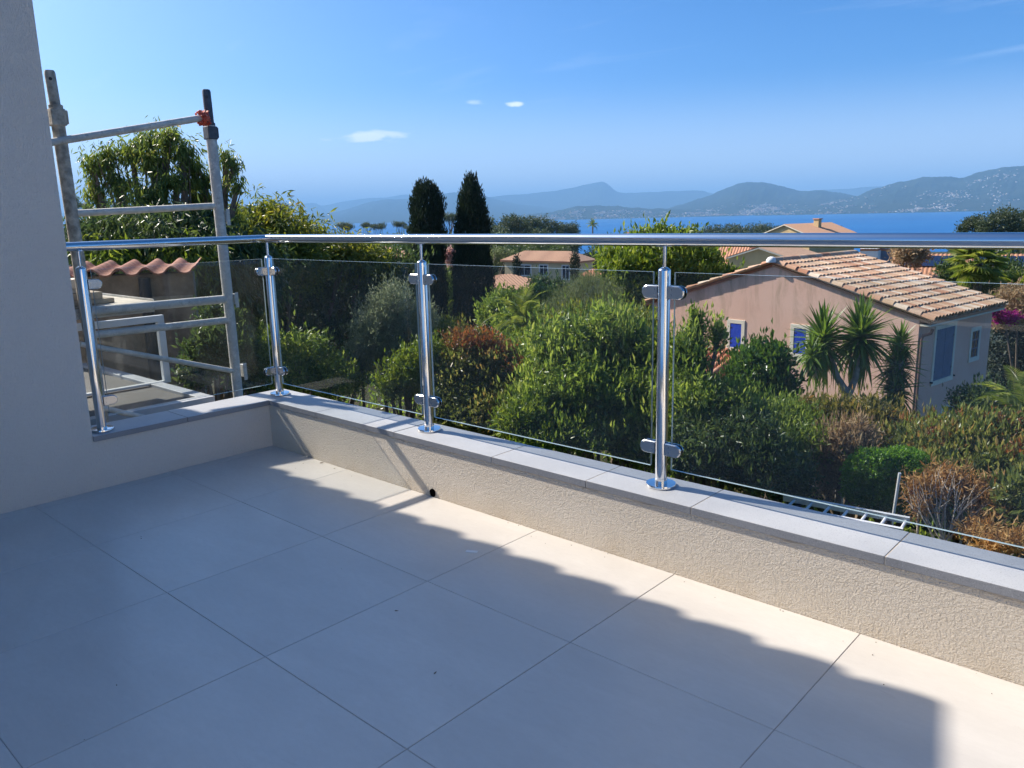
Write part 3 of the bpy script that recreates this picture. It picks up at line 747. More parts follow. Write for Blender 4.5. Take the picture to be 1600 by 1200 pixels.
def clamp_mesh():
    """stadium shaped glass clamp, flat back on the tube, round outer end, split by the pane"""
    mb = MB(); n = 10
    L_, h, tck = 0.040, 0.0225, 0.0135
    for s in (-1, 1):
        out = [(0.0, -h), (L_, -h)] + [(L_ + h * math.sin(math.pi * k / n), -h * math.cos(math.pi * k / n)) for k in range(1, n)] + [(L_, h), (0.0, h)]
        y0, y1, y2 = s * 0.0052, s * (tck - 0.003), s * tck
        ins = [(max(0, min(x, x - 0.003 if x > 0.001 else x)), z * 0.87) for x, z in out]
        a = [(x, y0, z) for x, z in out] + [(x, y1, z) for x, z in out] + [(x, y2, z) for x, z in ins]
        m = len(out); f = []
        for lv in (0, 1):
            for k in range(m):
                q = [lv*m+k, lv*m+(k+1) % m, (lv+1)*m+(k+1) % m, (lv+1)*m+k]
                f.append(q if s > 0 else q[::-1])
        f.append([2*m+k for k in range(m)] if s > 0 else [2*m+k for k in range(m)][::-1])
        f.append([k for k in range(m)][::-1] if s > 0 else [k for k in range(m)])
        mb.add(a, f)
    mb.box((0.003, -0.0051, -0.021), (0.052, 0.0051, 0.021), 1)          # black gasket
    for sz in (-0.009, 0.009):
        for sy in (-1, 1): mb.tube([(0.013, sy * 0.0134, sz), (0.013, sy * 0.0152, sz)], 0.0042, 10)      # socket screws
    me = mb.mesh("glass_clamp"); shade(me, 28); me.materials.append(M['cast']); me.materials.append(M['rubber']); return me
clamp_me = clamp_mesh()
def post(x, y, dirs, label):
    p = onb(mesh_obj("post", tube_me, None, None, (x, y, PZ + 0.0009))); tag(p, label)
    mesh_obj("base_flange", fl_me, None, p); mesh_obj("rail_stem", st_me, None, p)
    for a in dirs:
        for z in (0.681, 0.137):
            c = mesh_obj("glass_clamp", clamp_me, None, p, (math.cos(a) * 0.0195, math.sin(a) * 0.0195, z)); c.rotation_euler = (0, 0, a)
    return p
PI = math.pi
post(RX, -0.8319, (PI/2,), "steel post standing against the grey house wall, at the left end of the short parapet")
post(RX, RY, (-PI/2, 0), "corner steel post where the short and the long handrail meet")
post(1.1622, RY, (PI, 0), "steel post with clamps on both sides in front of the left dark cypress")
post(2.3786, RY, (PI, 0), "nearest steel post, in front of the pink house's left corner")
post(3.60, RY, (PI, 0), "steel post on the long parapet beyond the right edge of the photo")
post(4.82, RY, (PI, 0), "steel post on the long parapet further right, out of the photo")
def pane(a, b, label):
    """a clamped sheet of glass from a to b (plan points)"""
    z0, z1, th = 0.322, 1.0035, 0.0049
    a = Vector((*a, 0)); b = Vector((*b, 0)); d = (b - a).normalized(); n = Vector((-d.y, d.x, 0)) * th; c = (a + b) / 2
    mb = MB()
    v = [a - n, b - n, b + n, a + n]; v = [p - c for p in v]
    v = [(p.x, p.y, 0) for p in v] + [(p.x, p.y, z1 - z0) for p in v]
    mb.add(v, [(0, 1, 5, 4), (2, 3, 7, 6)], 0); mb.add([], [])
    mb.f += [[0, 3, 2, 1], [4, 5, 6, 7], [1, 2, 6, 5], [3, 0, 4, 7]]; mb.m += [1] * 4
    o = mb.build("glass_pane", None, None, mats=[M['glass'], M['glass_edge']]); o.location = (c.x, c.y, z0)
    tag(onb(o), label)
    return o
g = 0.041
pane((RX, -0.8319 + g), (RX, RY - g), "glass panel over the short parapet, the scaffold seen through it")
pane((RX + g, RY), (1.1622 - g, RY), "glass panel between the corner post and the cypress post, dark garden behind it")
pane((1.1622 + g, RY), (2.3786 - g, RY), "glass panel with the cypresses and the big laurel hedge behind it")
pane((2.3786 + g, RY), (3.60 - g, RY), "rightmost glass panel in view, the pink house seen through it")
pane((3.60 + g, RY), (4.82 - g, RY), "glass panel past the right edge of the photo")

# bits lying on the floor
def leaf_bit(name, x, y, s, rz, mat, label, cat):
    mb = MB(); pts = [(-1, 0, 0.1), (-0.4, 0.3, 0.25), (0.4, 0.32, 0.12), (1, 0.05, 0.35), (0.4, -0.28, 0.2), (-0.4, -0.3, 0.02)]
    mb.v = [(0, 0, 0.3 * s)] + [(px * s, py * s, pz * s) for px, py, pz in pts]
    mb.f = [[0, 1 + k, 1 + (k + 1) % 6] for k in range(6)]; mb.m = [0] * 6
    o = mb.build(name, mat); o.location = (x, y, 0.0005); o.rotation_euler = (0, 0, rz); tag(o, label, cat)
M['litter'] = simple("dry_litter", (0.16, 0.12, 0.08), 0.9)
M['paper'] = simple("white_paper", (0.78, 0.78, 0.76), 0.8)
leaf_bit("dry_leaf", 1.981, -0.773, 0.008, 0.4, M['litter'], "small dark crumpled leaf on the shaded tiles, the larger of two near the middle", "leaf")
leaf_bit("dry_leaf", 2.329, -0.929, 0.007, 1.8, M['litter'], "small curled brown leaf on the shaded tiles, nearer than the dark crumpled one", "leaf")
leaf_bit("dry_leaf", 0.49, -0.02, 0.012, 1.2, M['litter'], "curled dry leaf at the foot of the rough parapet near the corner", "leaf")
leaf_bit("dry_leaf", 0.62, -0.035, 0.007, 0.2, M['litter'], "tiny brown leaf at the parapet foot, right of the curled one", "leaf")
leaf_bit("dry_leaf", 0.757, -1.038, 0.006, 0.0, M['litter'], "tiny dark leaf on the shaded tiles on the left", "leaf")
pp = MB().box((-0.022, -0.009, 0), (0.022, 0.009, 0.0012)).build("paper_scrap", M['paper']); pp.location = (1.845, -0.306, 0.0006); pp.rotation_euler = (0, 0, 0.5)
tag(pp, "small white paper scrap at the edge of the shadow", "paper scrap")
sm = MB(); rg = random.Random(12)
for k in range(48):
    x, y, s = rg.uniform(0.2, 4.5), rg.uniform(-2.2, -0.01), rg.uniform(0.0006, 0.0015)
    if k < 36: y = -abs(rg.gauss(0, 0.06)) - 0.004
    sm.box((x - s, y - s * .8, 0.0004), (x + s, y + s * .8, 0.0004 + s))
tag(sm.build("grit", M['litter']), "scattered crumbs of grit on the terrace tiles", "grit", kind="stuff")

# ---------------------------------------------------------------- scaffold beyond the short parapet
SX = -0.9
SG = 1.18                                  # scaffold things scaled about the camera, pushed back along the line of sight
SO = Vector((-1.746, 0.255, -3.402))
sca = empty("scaffold", SO, 0, "old cement-stained scaffold frame with rungs and a loose top bar, behind the short balustrade", "scaffold")
sca.scale = (SG, SG, SG)
def put(p): return SO + (Vector(p) - Vector((SX, -0.12, -2.7))) * SG
def sp_(o):  # parts are written in world numbers, then hung on the frame
    o.location = (-SX, 0.12, 2.7); return o
def stand(y0, y1, ztop, zc, mat, r):
    mb = MB(); mb.tube([(SX, y1, -2.3), (SX, y0 + (y1 - y0) * 0.1, zc)], r, 14)
    s_ = sp_(mb.build("standard", mat, sca, smooth=True))
    mb = MB(); mb.tube([(SX, y0 + (y1-y0)*.1, zc), (SX, y0, ztop - 0.012), (SX, y0, ztop)], [r * 0.80, r * 0.80, r * 0.66], 14)
    q = mb.build("spigot", M['scaffold_dark'] if mat is not M['scaffold'] else M['scaffold'], sca, smooth=True); sp_(q)
    mb = MB(); mb.lathe([(0.0085, 0), (0.0085, 0.003)], n=14); h = mb.build("pin_hole_disc", M['dark'], sca); sp_(h)  # dark disc on the spigot, painted for the shade within the hole
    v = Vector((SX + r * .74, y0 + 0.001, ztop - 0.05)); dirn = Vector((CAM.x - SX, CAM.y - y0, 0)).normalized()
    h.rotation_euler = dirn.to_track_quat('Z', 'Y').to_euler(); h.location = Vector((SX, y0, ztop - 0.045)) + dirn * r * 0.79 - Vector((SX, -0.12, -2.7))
    return s_
stand(-0.563, -0.50, 1.991, 1.79, M['scaffold'], 0.033)
stand(0.292, 0.325, 1.976, 1.77, M['galv'], 0.031)
def collar(y, z0, z1, mat, w=0.04):
    mb = MB(); mb.box((SX - w, y - w, z0), (SX + w, y + w * 0.8, z1)); mb.box((SX - w * .5, y + w * .8, z0 + .01), (SX + w * .5, y + w * 1.25, z1 - .004))
    mb.tube([(SX, y, z1 - .002), (SX, y, z1 + 0.022)], w * 0.86, 14)
    sp_(mb.build("collar", mat, sca, bevel=0.004))
collar(-0.556, 1.715, 1.80, M['scaffold']); collar(0.297, 1.69, 1.765, M['scaffold_dark'], 0.034)
for yy, z0, z1 in ((0.305, 1.20, 1.27), (0.31, 0.69, 0.755), (0.322, 0.22, 0.30)):
    mb = MB(); mb.box((SX - .02, yy + 0.022, z0), (SX + 0.03, yy + 0.046, z1)); mb.box((SX + 0.0305, yy + .0225, z0 - 0.02), (SX + 0.034, yy + .046, z1 + .01))
    sp_(mb.build("wedge_clip", M['galv'], sca, bevel=0.003))
def rung(a, b, r, mat, n=12, squash=1.0, flat=False, name="rung"):
    mb = MB(); a, b = Vector(a), Vector(b)
    if flat:
        mb.tube([a, a.lerp(b, .06), a.lerp(b, .94), b], [r, r, r, r * 0.8], n)
    else: mb.tube([a, b], r, n)
    sp_(mb.build(name, mat, sca, smooth=True))
rung((SX + 0.03, -0.86, 1.575), (SX + 0.03, 0.262, 1.814), 0.0195, M['galv'], name="loose_bar")
rung((SX + 0.0, -0.55, 1.264), (SX, 0.30, 1.300), 0.019, M['white_tube'], flat=True)
rung((SX, -0.54, 0.733), (SX, 0.30, 0.727), 0.026, M['galv'])
rung((SX, -0.54, 0.601), (SX, 0.31, 0.594), 0.0215, M['galv'])
rung((SX + 0.01, -0.60, 0.56), (SX + 0.01, 0.30, 0.262), 0.0155, M['white_tube'], name="diagonal_brace")
rung((SX + 0.07, -0.56, 0.20), (SX + 0.07, -0.16, 0.02), 0.016, M['white_tube'], name="lower_brace")
rung((SX, -0.51, -0.55), (SX, 0.33, -0.56), 0.024, M['galv'])
mb = MB(); rg = random.Random(7)        # orange binding knotted round the bar end
cc = Vector((SX + 0.035, 0.235, 1.808))
for k in range(11):
    a0 = rg.uniform(0, 6.28); pts = []
    for q in range(9):
        a = a0 + q * 0.8; rr_ = 0.029 + rg.uniform(-.006, .012)
        pts.append(cc + Vector((rr_ * math.cos(a), rg.uniform(-.03, .035), rr_ * math.sin(a) * 1.15)))
    mb.tube(pts, 0.0055, 5, squash=0.5)
o = mb.build("orange_binding", M['orange'], None, smooth=True)
o.location = put((0, 0, 0)); o.scale = (SG,) * 3
tag(o, "orange plastic binding knotted round the bar end at the right scaffold pole", "binding")
# platform and timber on it
deck = empty("scaffold_deck", put((-1.55, -0.60, 0.735)), 0, "grey metal-edged plank deck of the scaffold, timber piled on it", "deck"); deck.scale = (SG,) * 3
for k in range(3):
    b = MB().box((-0.62, -0.42 + k * 0.29, -0.02), (0.61, -0.14 + k * 0.29, 0.02)).build("plank", M['pale_wood'] if k == 2 else M['timber'], deck, bevel=0.004)
MB().box((-0.62, 0.448, -0.035), (0.61, 0.456, 0.03)).build("edge_strip", M['galv'], deck)
MB().box((0.612, -0.42, -0.045), (0.62, 0.448, 0.012)).build("edge_strip", M['galv'], deck)
def board(x0, y0, x1, y1, z0, z1, mat, label, name="timber_board", cat="board", rz=0.0):
    o = MB().box((-(x1-x0)/2, -(y1-y0)/2, 0), ((x1-x0)/2, (y1-y0)/2, z1-z0)).build(name, mat, None, bevel=0.004)
    o.location = put(((x0+x1)/2, (y0+y1)/2, z0)); o.scale = (SG,) * 3; o.rotation_euler = (0, 0, rz); tag(o, label, cat)
board(-1.25, -1.0, -1.02, -0.335, 0.757, 0.785, M['timber'], "lowest grey board lying on the scaffold deck", rz=0.05)
board(-1.22, -1.0, -1.03, -0.395, 0.786, 0.826, M['timber'], "second board up in the timber pile on the scaffold deck")
board(-1.20, -1.0, -1.05, -0.52, 0.827, 0.852, M['pale_wood'], "thin pale board near the top of the pile on the scaffold deck", rz=0.04)
board(-1.19, -0.80, -1.04, -0.475, 0.853, 0.905, M['pale_wood'], "pale block on top of the timber pile", "wood_block", "block")
mb = MB()
for k in range(5): mb.tube([(-0.7, -0.83 + 0.012 * math.sin(k * 3), 0.56 - k * 0.06), (-0.70, -0.80 + 0.01 * k, 0.53 - k * 0.06), (-0.7, -0.785 + 0.012 * math.cos(k * 2), 0.485 - k * 0.06)], 0.018, 7, squash=0.4)
o = mb.build("orange_netting", M['orange'], None, smooth=True); o.location = put((0, 0, 0)); o.scale = (SG,) * 3
tag(o, "strip of orange plastic hanging beside the wall behind the left post", "netting")

# ---------------------------------------------------------------- annex roof, stand-in screen and neighbour's wall at the left
ax_ = empty("annex", (-3.6, 0.6, -2.9), 0, "low cream annex with a flat brown roof sheet below the short parapet", "annex")
def aloc(o): o.location = (3.6, -0.6, 2.9); return o
AZ = -0.12
aloc(MB().box((-6.2, -1.6, -2.9), (-1.945, 0.627, AZ - 0.05)).build("wall", M['cream'], ax_))
ex, ey = -1.945, 0.627
aloc(MB().box((-6.25, -1.6, AZ - 0.049), (ex - 0.07, ey - 0.07, AZ - 0.01)).build("roof_sheet", M['membrane'], ax_))
aloc(MB().box((ex - 0.07, -1.6, AZ - 0.049), (ex + 0.03, ey + 0.03, AZ + 0.015)).build("edge_coping", M['granite'], ax_, bevel=0.004))
aloc(MB().box((-6.25, ey - 0.07, AZ - 0.049), (ex - 0.071, ey + 0.03, AZ + 0.015)).build("edge_coping", M['granite'], ax_, bevel=0.004))
aloc(MB().box((ex + 0.001, -0.9, AZ - 0.9), (ex + 0.012, -0.55, AZ - 0.12)).build("window", M['pane'], ax_))
# white frame built solid on the annex roof in place of a window reflection
WS = (-2.839, 0.715, -0.12)
yw, xw = WS[1] + 0.02, WS[0]
scn = empty("reflection_screen", (xw, yw, AZ), 0, "white framed glass screen added on the annex roof in place of a window reflection", "screen")
HH = 0.519
for a, b, nm in (((-0.025, -0.055, 0.0), (0.025, 0.0, HH), "frame"), ((-0.025, -1.6, HH), (0.025, 0.0, HH + 0.055), "frame"), ((-0.025, -1.6, 0.0), (0.025, -0.056, 0.02), "sill")):
    MB().box(a, b).build(nm, M['white_pvc'], scn, bevel=0.003)
MB().box((-0.004, -1.6, 0.02), (0.004, -0.0555, HH - 0.001)).build("pane", M['glass'], scn)
# neighbour's taupe wall with a tiled top and a dark downpipe
D9 = 7.6
A0, A1 = Vector((-4.486, 0.356, 0.786)), Vector((-3.838, 1.495, 0.76))
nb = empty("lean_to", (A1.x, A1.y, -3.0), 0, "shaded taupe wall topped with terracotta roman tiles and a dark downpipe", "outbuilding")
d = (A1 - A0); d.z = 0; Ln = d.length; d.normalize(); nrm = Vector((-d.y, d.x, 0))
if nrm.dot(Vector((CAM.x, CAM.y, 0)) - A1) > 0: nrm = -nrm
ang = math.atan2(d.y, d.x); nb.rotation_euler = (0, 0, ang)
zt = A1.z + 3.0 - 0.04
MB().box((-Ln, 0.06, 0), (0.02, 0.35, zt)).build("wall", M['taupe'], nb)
mb = MB(); n_ = 110; prof = []
rt = MB()
for k in range(n_ + 1):
    x = -Ln + (Ln + 0.06) * k / n_; ph = (x / 0.235) % 1.0
    prof.append((x, 0.055 * max(0, math.sin(math.pi * min(1, ph / 0.62))) if ph < 0.62 else -0.012 * math.sin(math.pi * (ph - .62) / .38)))
mb.v = [(x, -0.03, zt + z + 0.02) for x, z in prof] + [(x, 1.2, zt + z + 0.05) for x, z in prof] + [(x, -0.03, zt + z - 0.0) for x, z in prof] + [(x, 1.2, zt + z + 0.03) for x, z in prof]
q = n_ + 1
for k in range(n_):
    mb.f += [[k, k+1, q+k+1, q+k], [2*q+k, 3*q+k, 3*q+k+1, 2*q+k+1], [k, 2*q+k, 2*q+k+1, k+1]]; mb.m += [0, 0, 0]
mb.build("tile_capping", M['cap_tile'], nb, smooth=True, auto=60)
mb = MB(); mb.tube([(-0.42, 0.02, zt - 0.03), (-0.42, 0.02, 0.1)], 0.055, 12); mb.build("downpipe", M['black_metal'], nb, smooth=True)
MB().box((-Ln, 0.051, zt - 0.30), (0.0, 0.0595, zt - 0.22)).build("band", M['timber'], nb)

# ---------------------------------------------------------------- ladder and pole below the long parapet
LA, LB = Vector((0.421, 5.888, -1.9)), Vector((1.654, 6.02, -1.9))
ld = LB - LA; ll_ = ld.length
lad = empty("ladder", LA, math.atan2(ld.y, ld.x), "aluminium ladder lying flat in the garden just past the coping", "ladder")
for yy in (0.0, -0.34):
    mb = MB(); mb.box((-0.02, yy - 0.012, -0.035), (ll_, yy + 0.012, 0.035)); mb.box((-0.02, yy - 0.022, 0.033), (ll_, yy + 0.022, 0.038)); mb.build("side_rail", M['alu'], lad)
for k in range(7):
    mb = MB(); x = 0.10 + k * (ll_ - 0.13) / 6; mb.tube([(x, -0.33, -0.005), (x, -0.01, -0.005)], 0.016, 8); mb.build("rung", M['alu'], lad, smooth=True)
tr_ = empty("trestle", (LA.x + ll_ / 2, LA.y - 0.17, -2.85), math.atan2(ld.y, ld.x), "low dark trestle carrying the ladder", "trestle")
for xx in (-0.45, 0.45):
    MB().box((xx - 0.03, -0.25, 0.85), (xx + 0.03, 0.25, 0.91)).build("beam", M['black_metal'], tr_)
    for yy in (-0.2, 0.2):
        MB().box((xx - 0.02, yy - 0.02, 0.0), (xx + 0.02, yy + 0.02, 0.85)).build("leg", M['black_metal'], tr_)
gp = Vector((1.412, 6.281, -1.942))
mb = MB(); mb.tube([(0, 0, -2.0), (0.02, 0, 0.44)], 0.015, 10)
o = mb.build("steel_pole", M['alu'], None, smooth=True); o.location = gp; tag(o, "slanted galvanised pole between the box bush and the dry shrub", "pole")
o.rotation_euler = (0, rad(3), 0)

# ---------------------------------------------------------------- the pink house
HC = Vector(((-1.416, 17.238, -1.332))); TH = 3.0
W_, L_, AM, HR, HL = (7.842, 4.249, 3.793, 1.082, -0.163)
base_z = -5.95
HO = Vector((HC.x, HC.y, base_z))          # origin: near right corner at the ground
ph = empty("pink_house", HO, TH - math.pi, "pink rendered house with a low pitched canal tile roof and blue shutters", "house")
# local frame: -x runs along the gable to the left, +y away from the camera
ez = HC.z - base_z; SR = HR / AM; SLl = (HR - HL) / (W_ - AM)
mb = MB()
g = [(0, 0, 0), (-W_, 0, 0), (-W_, 0, ez + HL), (-AM, 0, ez + HR), (0, 0, ez)]
bk = [(x, L_, z) for x, y, z in g]
mb.add(g + bk, [(0, 4, 3, 2, 1), (5, 6, 7, 8, 9), (0, 5, 9, 4), (1, 2, 7, 6), (0, 1, 6, 5)])
mb.build("wall", M['pink'], ph)
# roof deck
OG, OE = 0.05, 0.28
def deck_plane(xa, za, xb, zb, nm):
    m_ = MB(); t0 = 0.05
    m_.add([(xa, -OG, za), (xb, -OG, zb), (xb, L_ + OG, zb), (xa, L_ + OG, za), (xa, -OG, za + t0), (xb, -OG, zb + t0), (xb, L_ + OG, zb + t0), (xa, L_ + OG, za + t0)],
        [(0, 3, 2, 1), (4, 5, 6, 7), (0, 1, 5, 4), (1, 2, 6, 5), (2, 3, 7, 6), (3, 0, 4, 7)]); return m_.build(nm, M['terra_red'], ph)
roofd = deck_plane(OE, ez - SR * OE, -AM, ez + HR + 0.004, "roof")
roof_l = deck_plane(-W_ - OE, ez + HL - SLl * OE, -AM, ez + HR + 0.005, "roof")
pt = half_tile(0.43, 0.20, 0.095, 0.014, 0.80, 5); pt.materials.append(M['terra'])
ct = half_tile(0.43, 0.19, 0.055, 0.012, 1.15, 4); ct.materials.append(M['terra'])
def lay(parent, x_e, z_e, slope, sgn, up_len, cols, rows, step, y0, pitch, stuff=False):
    """canal tiles: channels hollow side up, covers over the joints. sgn=-1: roof rises towards -x"""
    rg = random.Random(3); a = math.atan(slope); ca, sa = math.cos(a), math.sin(a)
    acc = MB()
    for i in range(cols):
        for j in range(rows):
            s = j * step; y = y0 + i * pitch + rg.uniform(-.008, .008)
            s2 = s + rg.uniform(-.004, .004)
            loc = Vector((x_e + sgn * s2 * ca, y, z_e + s2 * sa + 0.085 + rg.uniform(-.003, .004)))
            R_ = Matrix.Rotation(math.pi / 2 if sgn < 0 else -math.pi / 2, 3, 'Z') @ Matrix.Rotation(a - 0.055, 3, 'X') @ Matrix.Rotation(rg.uniform(-.02, .02), 3, 'Z')
            if stuff:
                acc.add([tuple(R_ @ v.co + loc) for v in pt.vertices], [list(p.vertices) for p in pt.polygons])
            else:
                o = mesh_obj("roof_tile", pt, None, parent, loc); o.rotation_euler = R_.to_euler()
    ch = MB()
    for i in range(cols + 1):
        for j in range(rows):
            s = j * step + 0.01; y = y0 + (i - 0.5) * pitch
            loc = Vector((x_e + sgn * s * ca, y, z_e + s * sa + 0.064))
            R_ = Matrix.Rotation(math.pi / 2 if sgn < 0 else -math.pi / 2, 3, 'Z') @ Matrix.Rotation(a + 0.03, 3, 'X') @ Matrix.Rotation(math.pi, 3, 'Y')
            loc += Vector((0, 0, 0.0)) 
            ch.add([tuple(R_ @ v.co + loc + Vector((0, 0, 0.03))) for v in ct.vertices], [list(p.vertices) for p in ct.polygons])
    o = ch.build("channel_tiles", M['terra'], parent); tag(o, kind="stuff")
    if stuff:
        o = acc.build("cover_tiles", M['terra'], parent); tag(o, kind="stuff")
up_r = (AM + OE) / math.cos(math.atan(SR)); up_l = (W_ - AM + OE) / math.cos(math.atan(SLl))
NCOL = 25; pitch = (L_ + 2 * OG - 0.2) / (NCOL - 1)
lay(roofd, OE + 0.05, ez - SR * (OE + 0.05) + 0.03, SR, -1, up_r, NCOL, 13, (up_r - 0.30) / 12.0, -OG + 0.10, pitch)
lay(roof_l, -W_ - OE - 0.05, ez + HL - SLl * (OE + .05) + 0.03, SLl, 1, up_l, NCOL, 11, (up_l - 0.30) / 10.0, -OG + 0.10, pitch, True)
# ridge caps
cap = half_tile(0.44, 0.25, 0.11, 0.014, 0.86, 5); cap.materials.append(M['terra'])
for k in range(int((L_ + 2 * OG - 0.06) / 0.385)):
    o = mesh_obj("ridge_tile", cap, None, roofd, (-AM, -OG + k * 0.385, ez + HR + 0.13)); o.rotation_euler = (0.02, 0, random.Random(k).uniform(-.02, .02))
mb = MB(); mb.box((-AM - 0.13, -OG + .01, ez + HR + 0.055), (-AM + 0.13, L_ + OG - .01, ez + HR + 0.135)); mb.build("ridge_mortar", M['mortar'], roofd, bevel=0.02)
mb = MB(); mb.lathe([(0.13, -0.03), (0.135, 0.02), (0.1, 0.085), (0.04, 0.115)], (-AM - 0.02, -OG - 0.02, ez + HR + 0.135), 14); mb.build("ridge_end", M['white_render'], roofd, smooth=True)
# verge tiles down the left slope edge read as a scalloped rim
# eave board + gutter pipe
MB().box((0.02, -0.02, ez - SR * OE - 0.055), (OE - 0.02, L_ + OG, ez - SR * OE - 0.015)).build("eave_board", M['trim'], ph)
mb = MB(); mb.tube([(0.24, 0.14, ez - 0.20), (0.22, 0.13, ez - 0.30), (0.075, 0.08, ez - 0.36), (0.05, 0.05, ez - 0.44), (0.05, 0.05, 0.1)], 0.036, 10); mb.build("downpipe", M['pink_pipe'] if 'pink_pipe' in M else simple("painted_pipe", (0.36, 0.19, 0.13), 0.6), ph, smooth=True)
def window(xc, zc, w, h, fw, side, sh_mat, leaves_n=1, recess=0.0, glass=False):
    """painted surround standing proud of the wall, shutters closed inside it. side: 'g' gable, 'r' right wall"""
    def tr(a, b):
        if side == 'g': return (xc + a[0], -a[2], zc + a[1]), (xc + b[0], -b[2], zc + b[1])
        return (a[2], xc + a[0], zc + a[1]), (b[2], xc + b[0], zc + b[1])
    def bx(a, b, nm, mat, par):
        p, q_ = tr(a, b); lo = tuple(min(p[i], q_[i]) for i in range(3)); hi = tuple(max(p[i], q_[i]) for i in range(3))
        return MB().box(lo, hi).build(nm, mat, par, bevel=0.004)
    f = bx((-w/2 - fw, -h/2 - fw * 1.1, -0.02), (w/2 + fw, -h/2, 0.035), "window", M['trim'], ph)
    bx((-w/2 - fw, h/2, -0.02), (w/2 + fw, h/2 + fw, 0.025), "frame", M['trim'], f)
    bx((-w/2 - fw, -h/2 + .001, -0.02), (-w/2, h/2 - .001, 0.024), "frame", M['trim'], f)
    bx((w/2, -h/2 + .001, -0.02), (w/2 + fw, h/2 - .001, 0.024), "frame", M['trim'], f)
    if glass:
        bx((-w/2, -h/2, -0.01), (w/2, h/2, 0.004), "pane", M['pane'], f)
        for a in (-w/2 + .02, 0, w/2 - .02): bx((a - .012, -h/2, 0.0045), (a + .012, h/2, 0.012), "glazing_bar", M['grey_shutter'], f)
        for a in (-h/6, h/6): bx((-w/2, a - .01, 0.0045), (w/2, a + .01, 0.0115), "glazing_bar", M['grey_shutter'], f)
    else:
        for k in range(leaves_n):
            a = -w/2 + k * w / leaves_n
            s_ = bx((a + .004, -h/2 + .004, -0.01), (a + w/leaves_n - .004, h/2 - .004, 0.014), "shutter", sh_mat, f)
            nb_ = 3
            for q in range(1, nb_):
                xq = a + w / leaves_n * q / nb_
            for z_ in (-h * .32, h * .32):
                e = a + (0.0 if k == 0 else w/leaves_n - 0.07)
                bx((e, z_ - .015, 0.0145), (e + 0.07, z_ + .015, 0.021), "hinge", M['black_metal'], f)
    if side == 'r' and not glass:
        for a in (-w/2 - fw - .02, w/2 + fw + .02): bx((a - .015, -h/2 - .03, 0.0), (a + .015, -h/2 + .01, 0.07), "shutter_hook", M['black_metal'], f)
    return f
gwin = [(-4.857, 3.776, 0.36, 0.664), (-2.927, 3.816, 0.34, 0.66)]
for xc, zc, w, h in gwin: window(xc, zc, w, h, 0.105, 'g', M['blue_shutter'])
xc, zc, w, h = (1.439, 3.671, 1.007, 1.234); window(xc, zc, w, h, 0.10, 'r', M['grey_shutter'], 2)
xc, zc, w, h = (3.263, 3.678, 0.433, 0.671); window(xc, zc, w, h, 0.10, 'r', M['grey_shutter'], 1, glass=True)
xc, zc, w, h = (2.102, 1.944, 0.857, 0.515); window(xc, zc, w, h, 0.12, 'r', M['grey_shutter'], 2)
# porch roof with red tiles low against the gable
pr_ = empty("porch", (0, 0, 0), 0, "small lean-to porch roof of red canal tiles against the pink gable", "porch")
pr_.location = ph.location; pr_.rotation_euler = ph.rotation_euler
PX0, PX1, PZt, PDp = -6.3, -4.61, 3.34, 1.5
mb = MB(); mb.add([(PX0, -0.01, PZt), (PX1, -0.01, PZt), (PX1, -PDp, PZt - 0.55), (PX0, -PDp, PZt - 0.55)] + [(PX0, -0.01, PZt - .06), (PX1, -0.01, PZt - .06), (PX1, -PDp, PZt - 0.61), (PX0, -PDp, PZt - 0.61)],
    [(0, 3, 2, 1), (4, 5, 6, 7), (0, 1, 5, 4), (1, 2, 6, 5), (2, 3, 7, 6), (3, 0, 4, 7)]); prf = mb.build("roof", M['terra_red'], pr_)
ptr = half_tile(0.55, 0.17, 0.07, 0.012, 0.86, 5); ptr.materials.append(M['terra_red'])
a_ = math.atan(0.55 / PDp); k = 0; x = PX1 - 0.09
while x > PX0:
    for j in range(4):
        o = mesh_obj("roof_tile", ptr, None, prf, (x, -PDp + j * 0.36 + 0.0, PZt - 0.55 + j * 0.36 * 0.55 / PDp + 0.005)); o.rotation_euler = (a_ + .03, 0, 0)
    x -= 0.205
MB().box((PX0, -PDp + 0.1, 0.0), (PX1 - 0.1, -PDp + 0.3, PZt - 0.64)).build("wall", M['pink'], pr_)

# ---------------------------------------------------------------- houses further down the slope
def roof_face(mb, e0, e1, r0, r1, pitch=0.25, amp=0.05):
    e0, e1, r0, r1 = map(Vector, (e0, e1, r0, r1)); d = (e1 - e0); Ln = d.length; d.normalize()
    h0 = (r0 - e0).dot(d) / Ln; h1 = (r1 - e0).dot(d) / Ln; foot = e0 + d * (r0 - e0).dot(d); upv = r0 - foot
    nrm = d.cross(upv).normalized(); nrm = nrm if nrm.z > 0 else -nrm
    ss = set([0.0, 1.0, min(1, max(0, h0)), min(1, max(0, h1))]); nn = max(2, int(Ln / pitch)) * 4
    for k in range(nn + 1): ss.add(k / nn)
    ss = sorted(ss); k0 = len(mb.v)
    for s in ss:
        hh = 1.0
        if h0 > 1e-4: hh = min(hh, s / h0)
        if h1 < 1 - 1e-4: hh = min(hh, (1 - s) / (1 - h1))
        b = nrm * (amp * abs(math.sin(math.pi * s * Ln / pitch / 1.0)) + 0.01)
        p = e0 + d * (s * Ln)
        mb.v.append(tuple(p + b)); mb.v.append(tuple(p + upv * max(0, hh) + b))
    for i in range(len(ss) - 1):
        a = k0 + 2 * i; mb.f.append([a, a + 2, a + 3, a + 1]); mb.m.append(0)
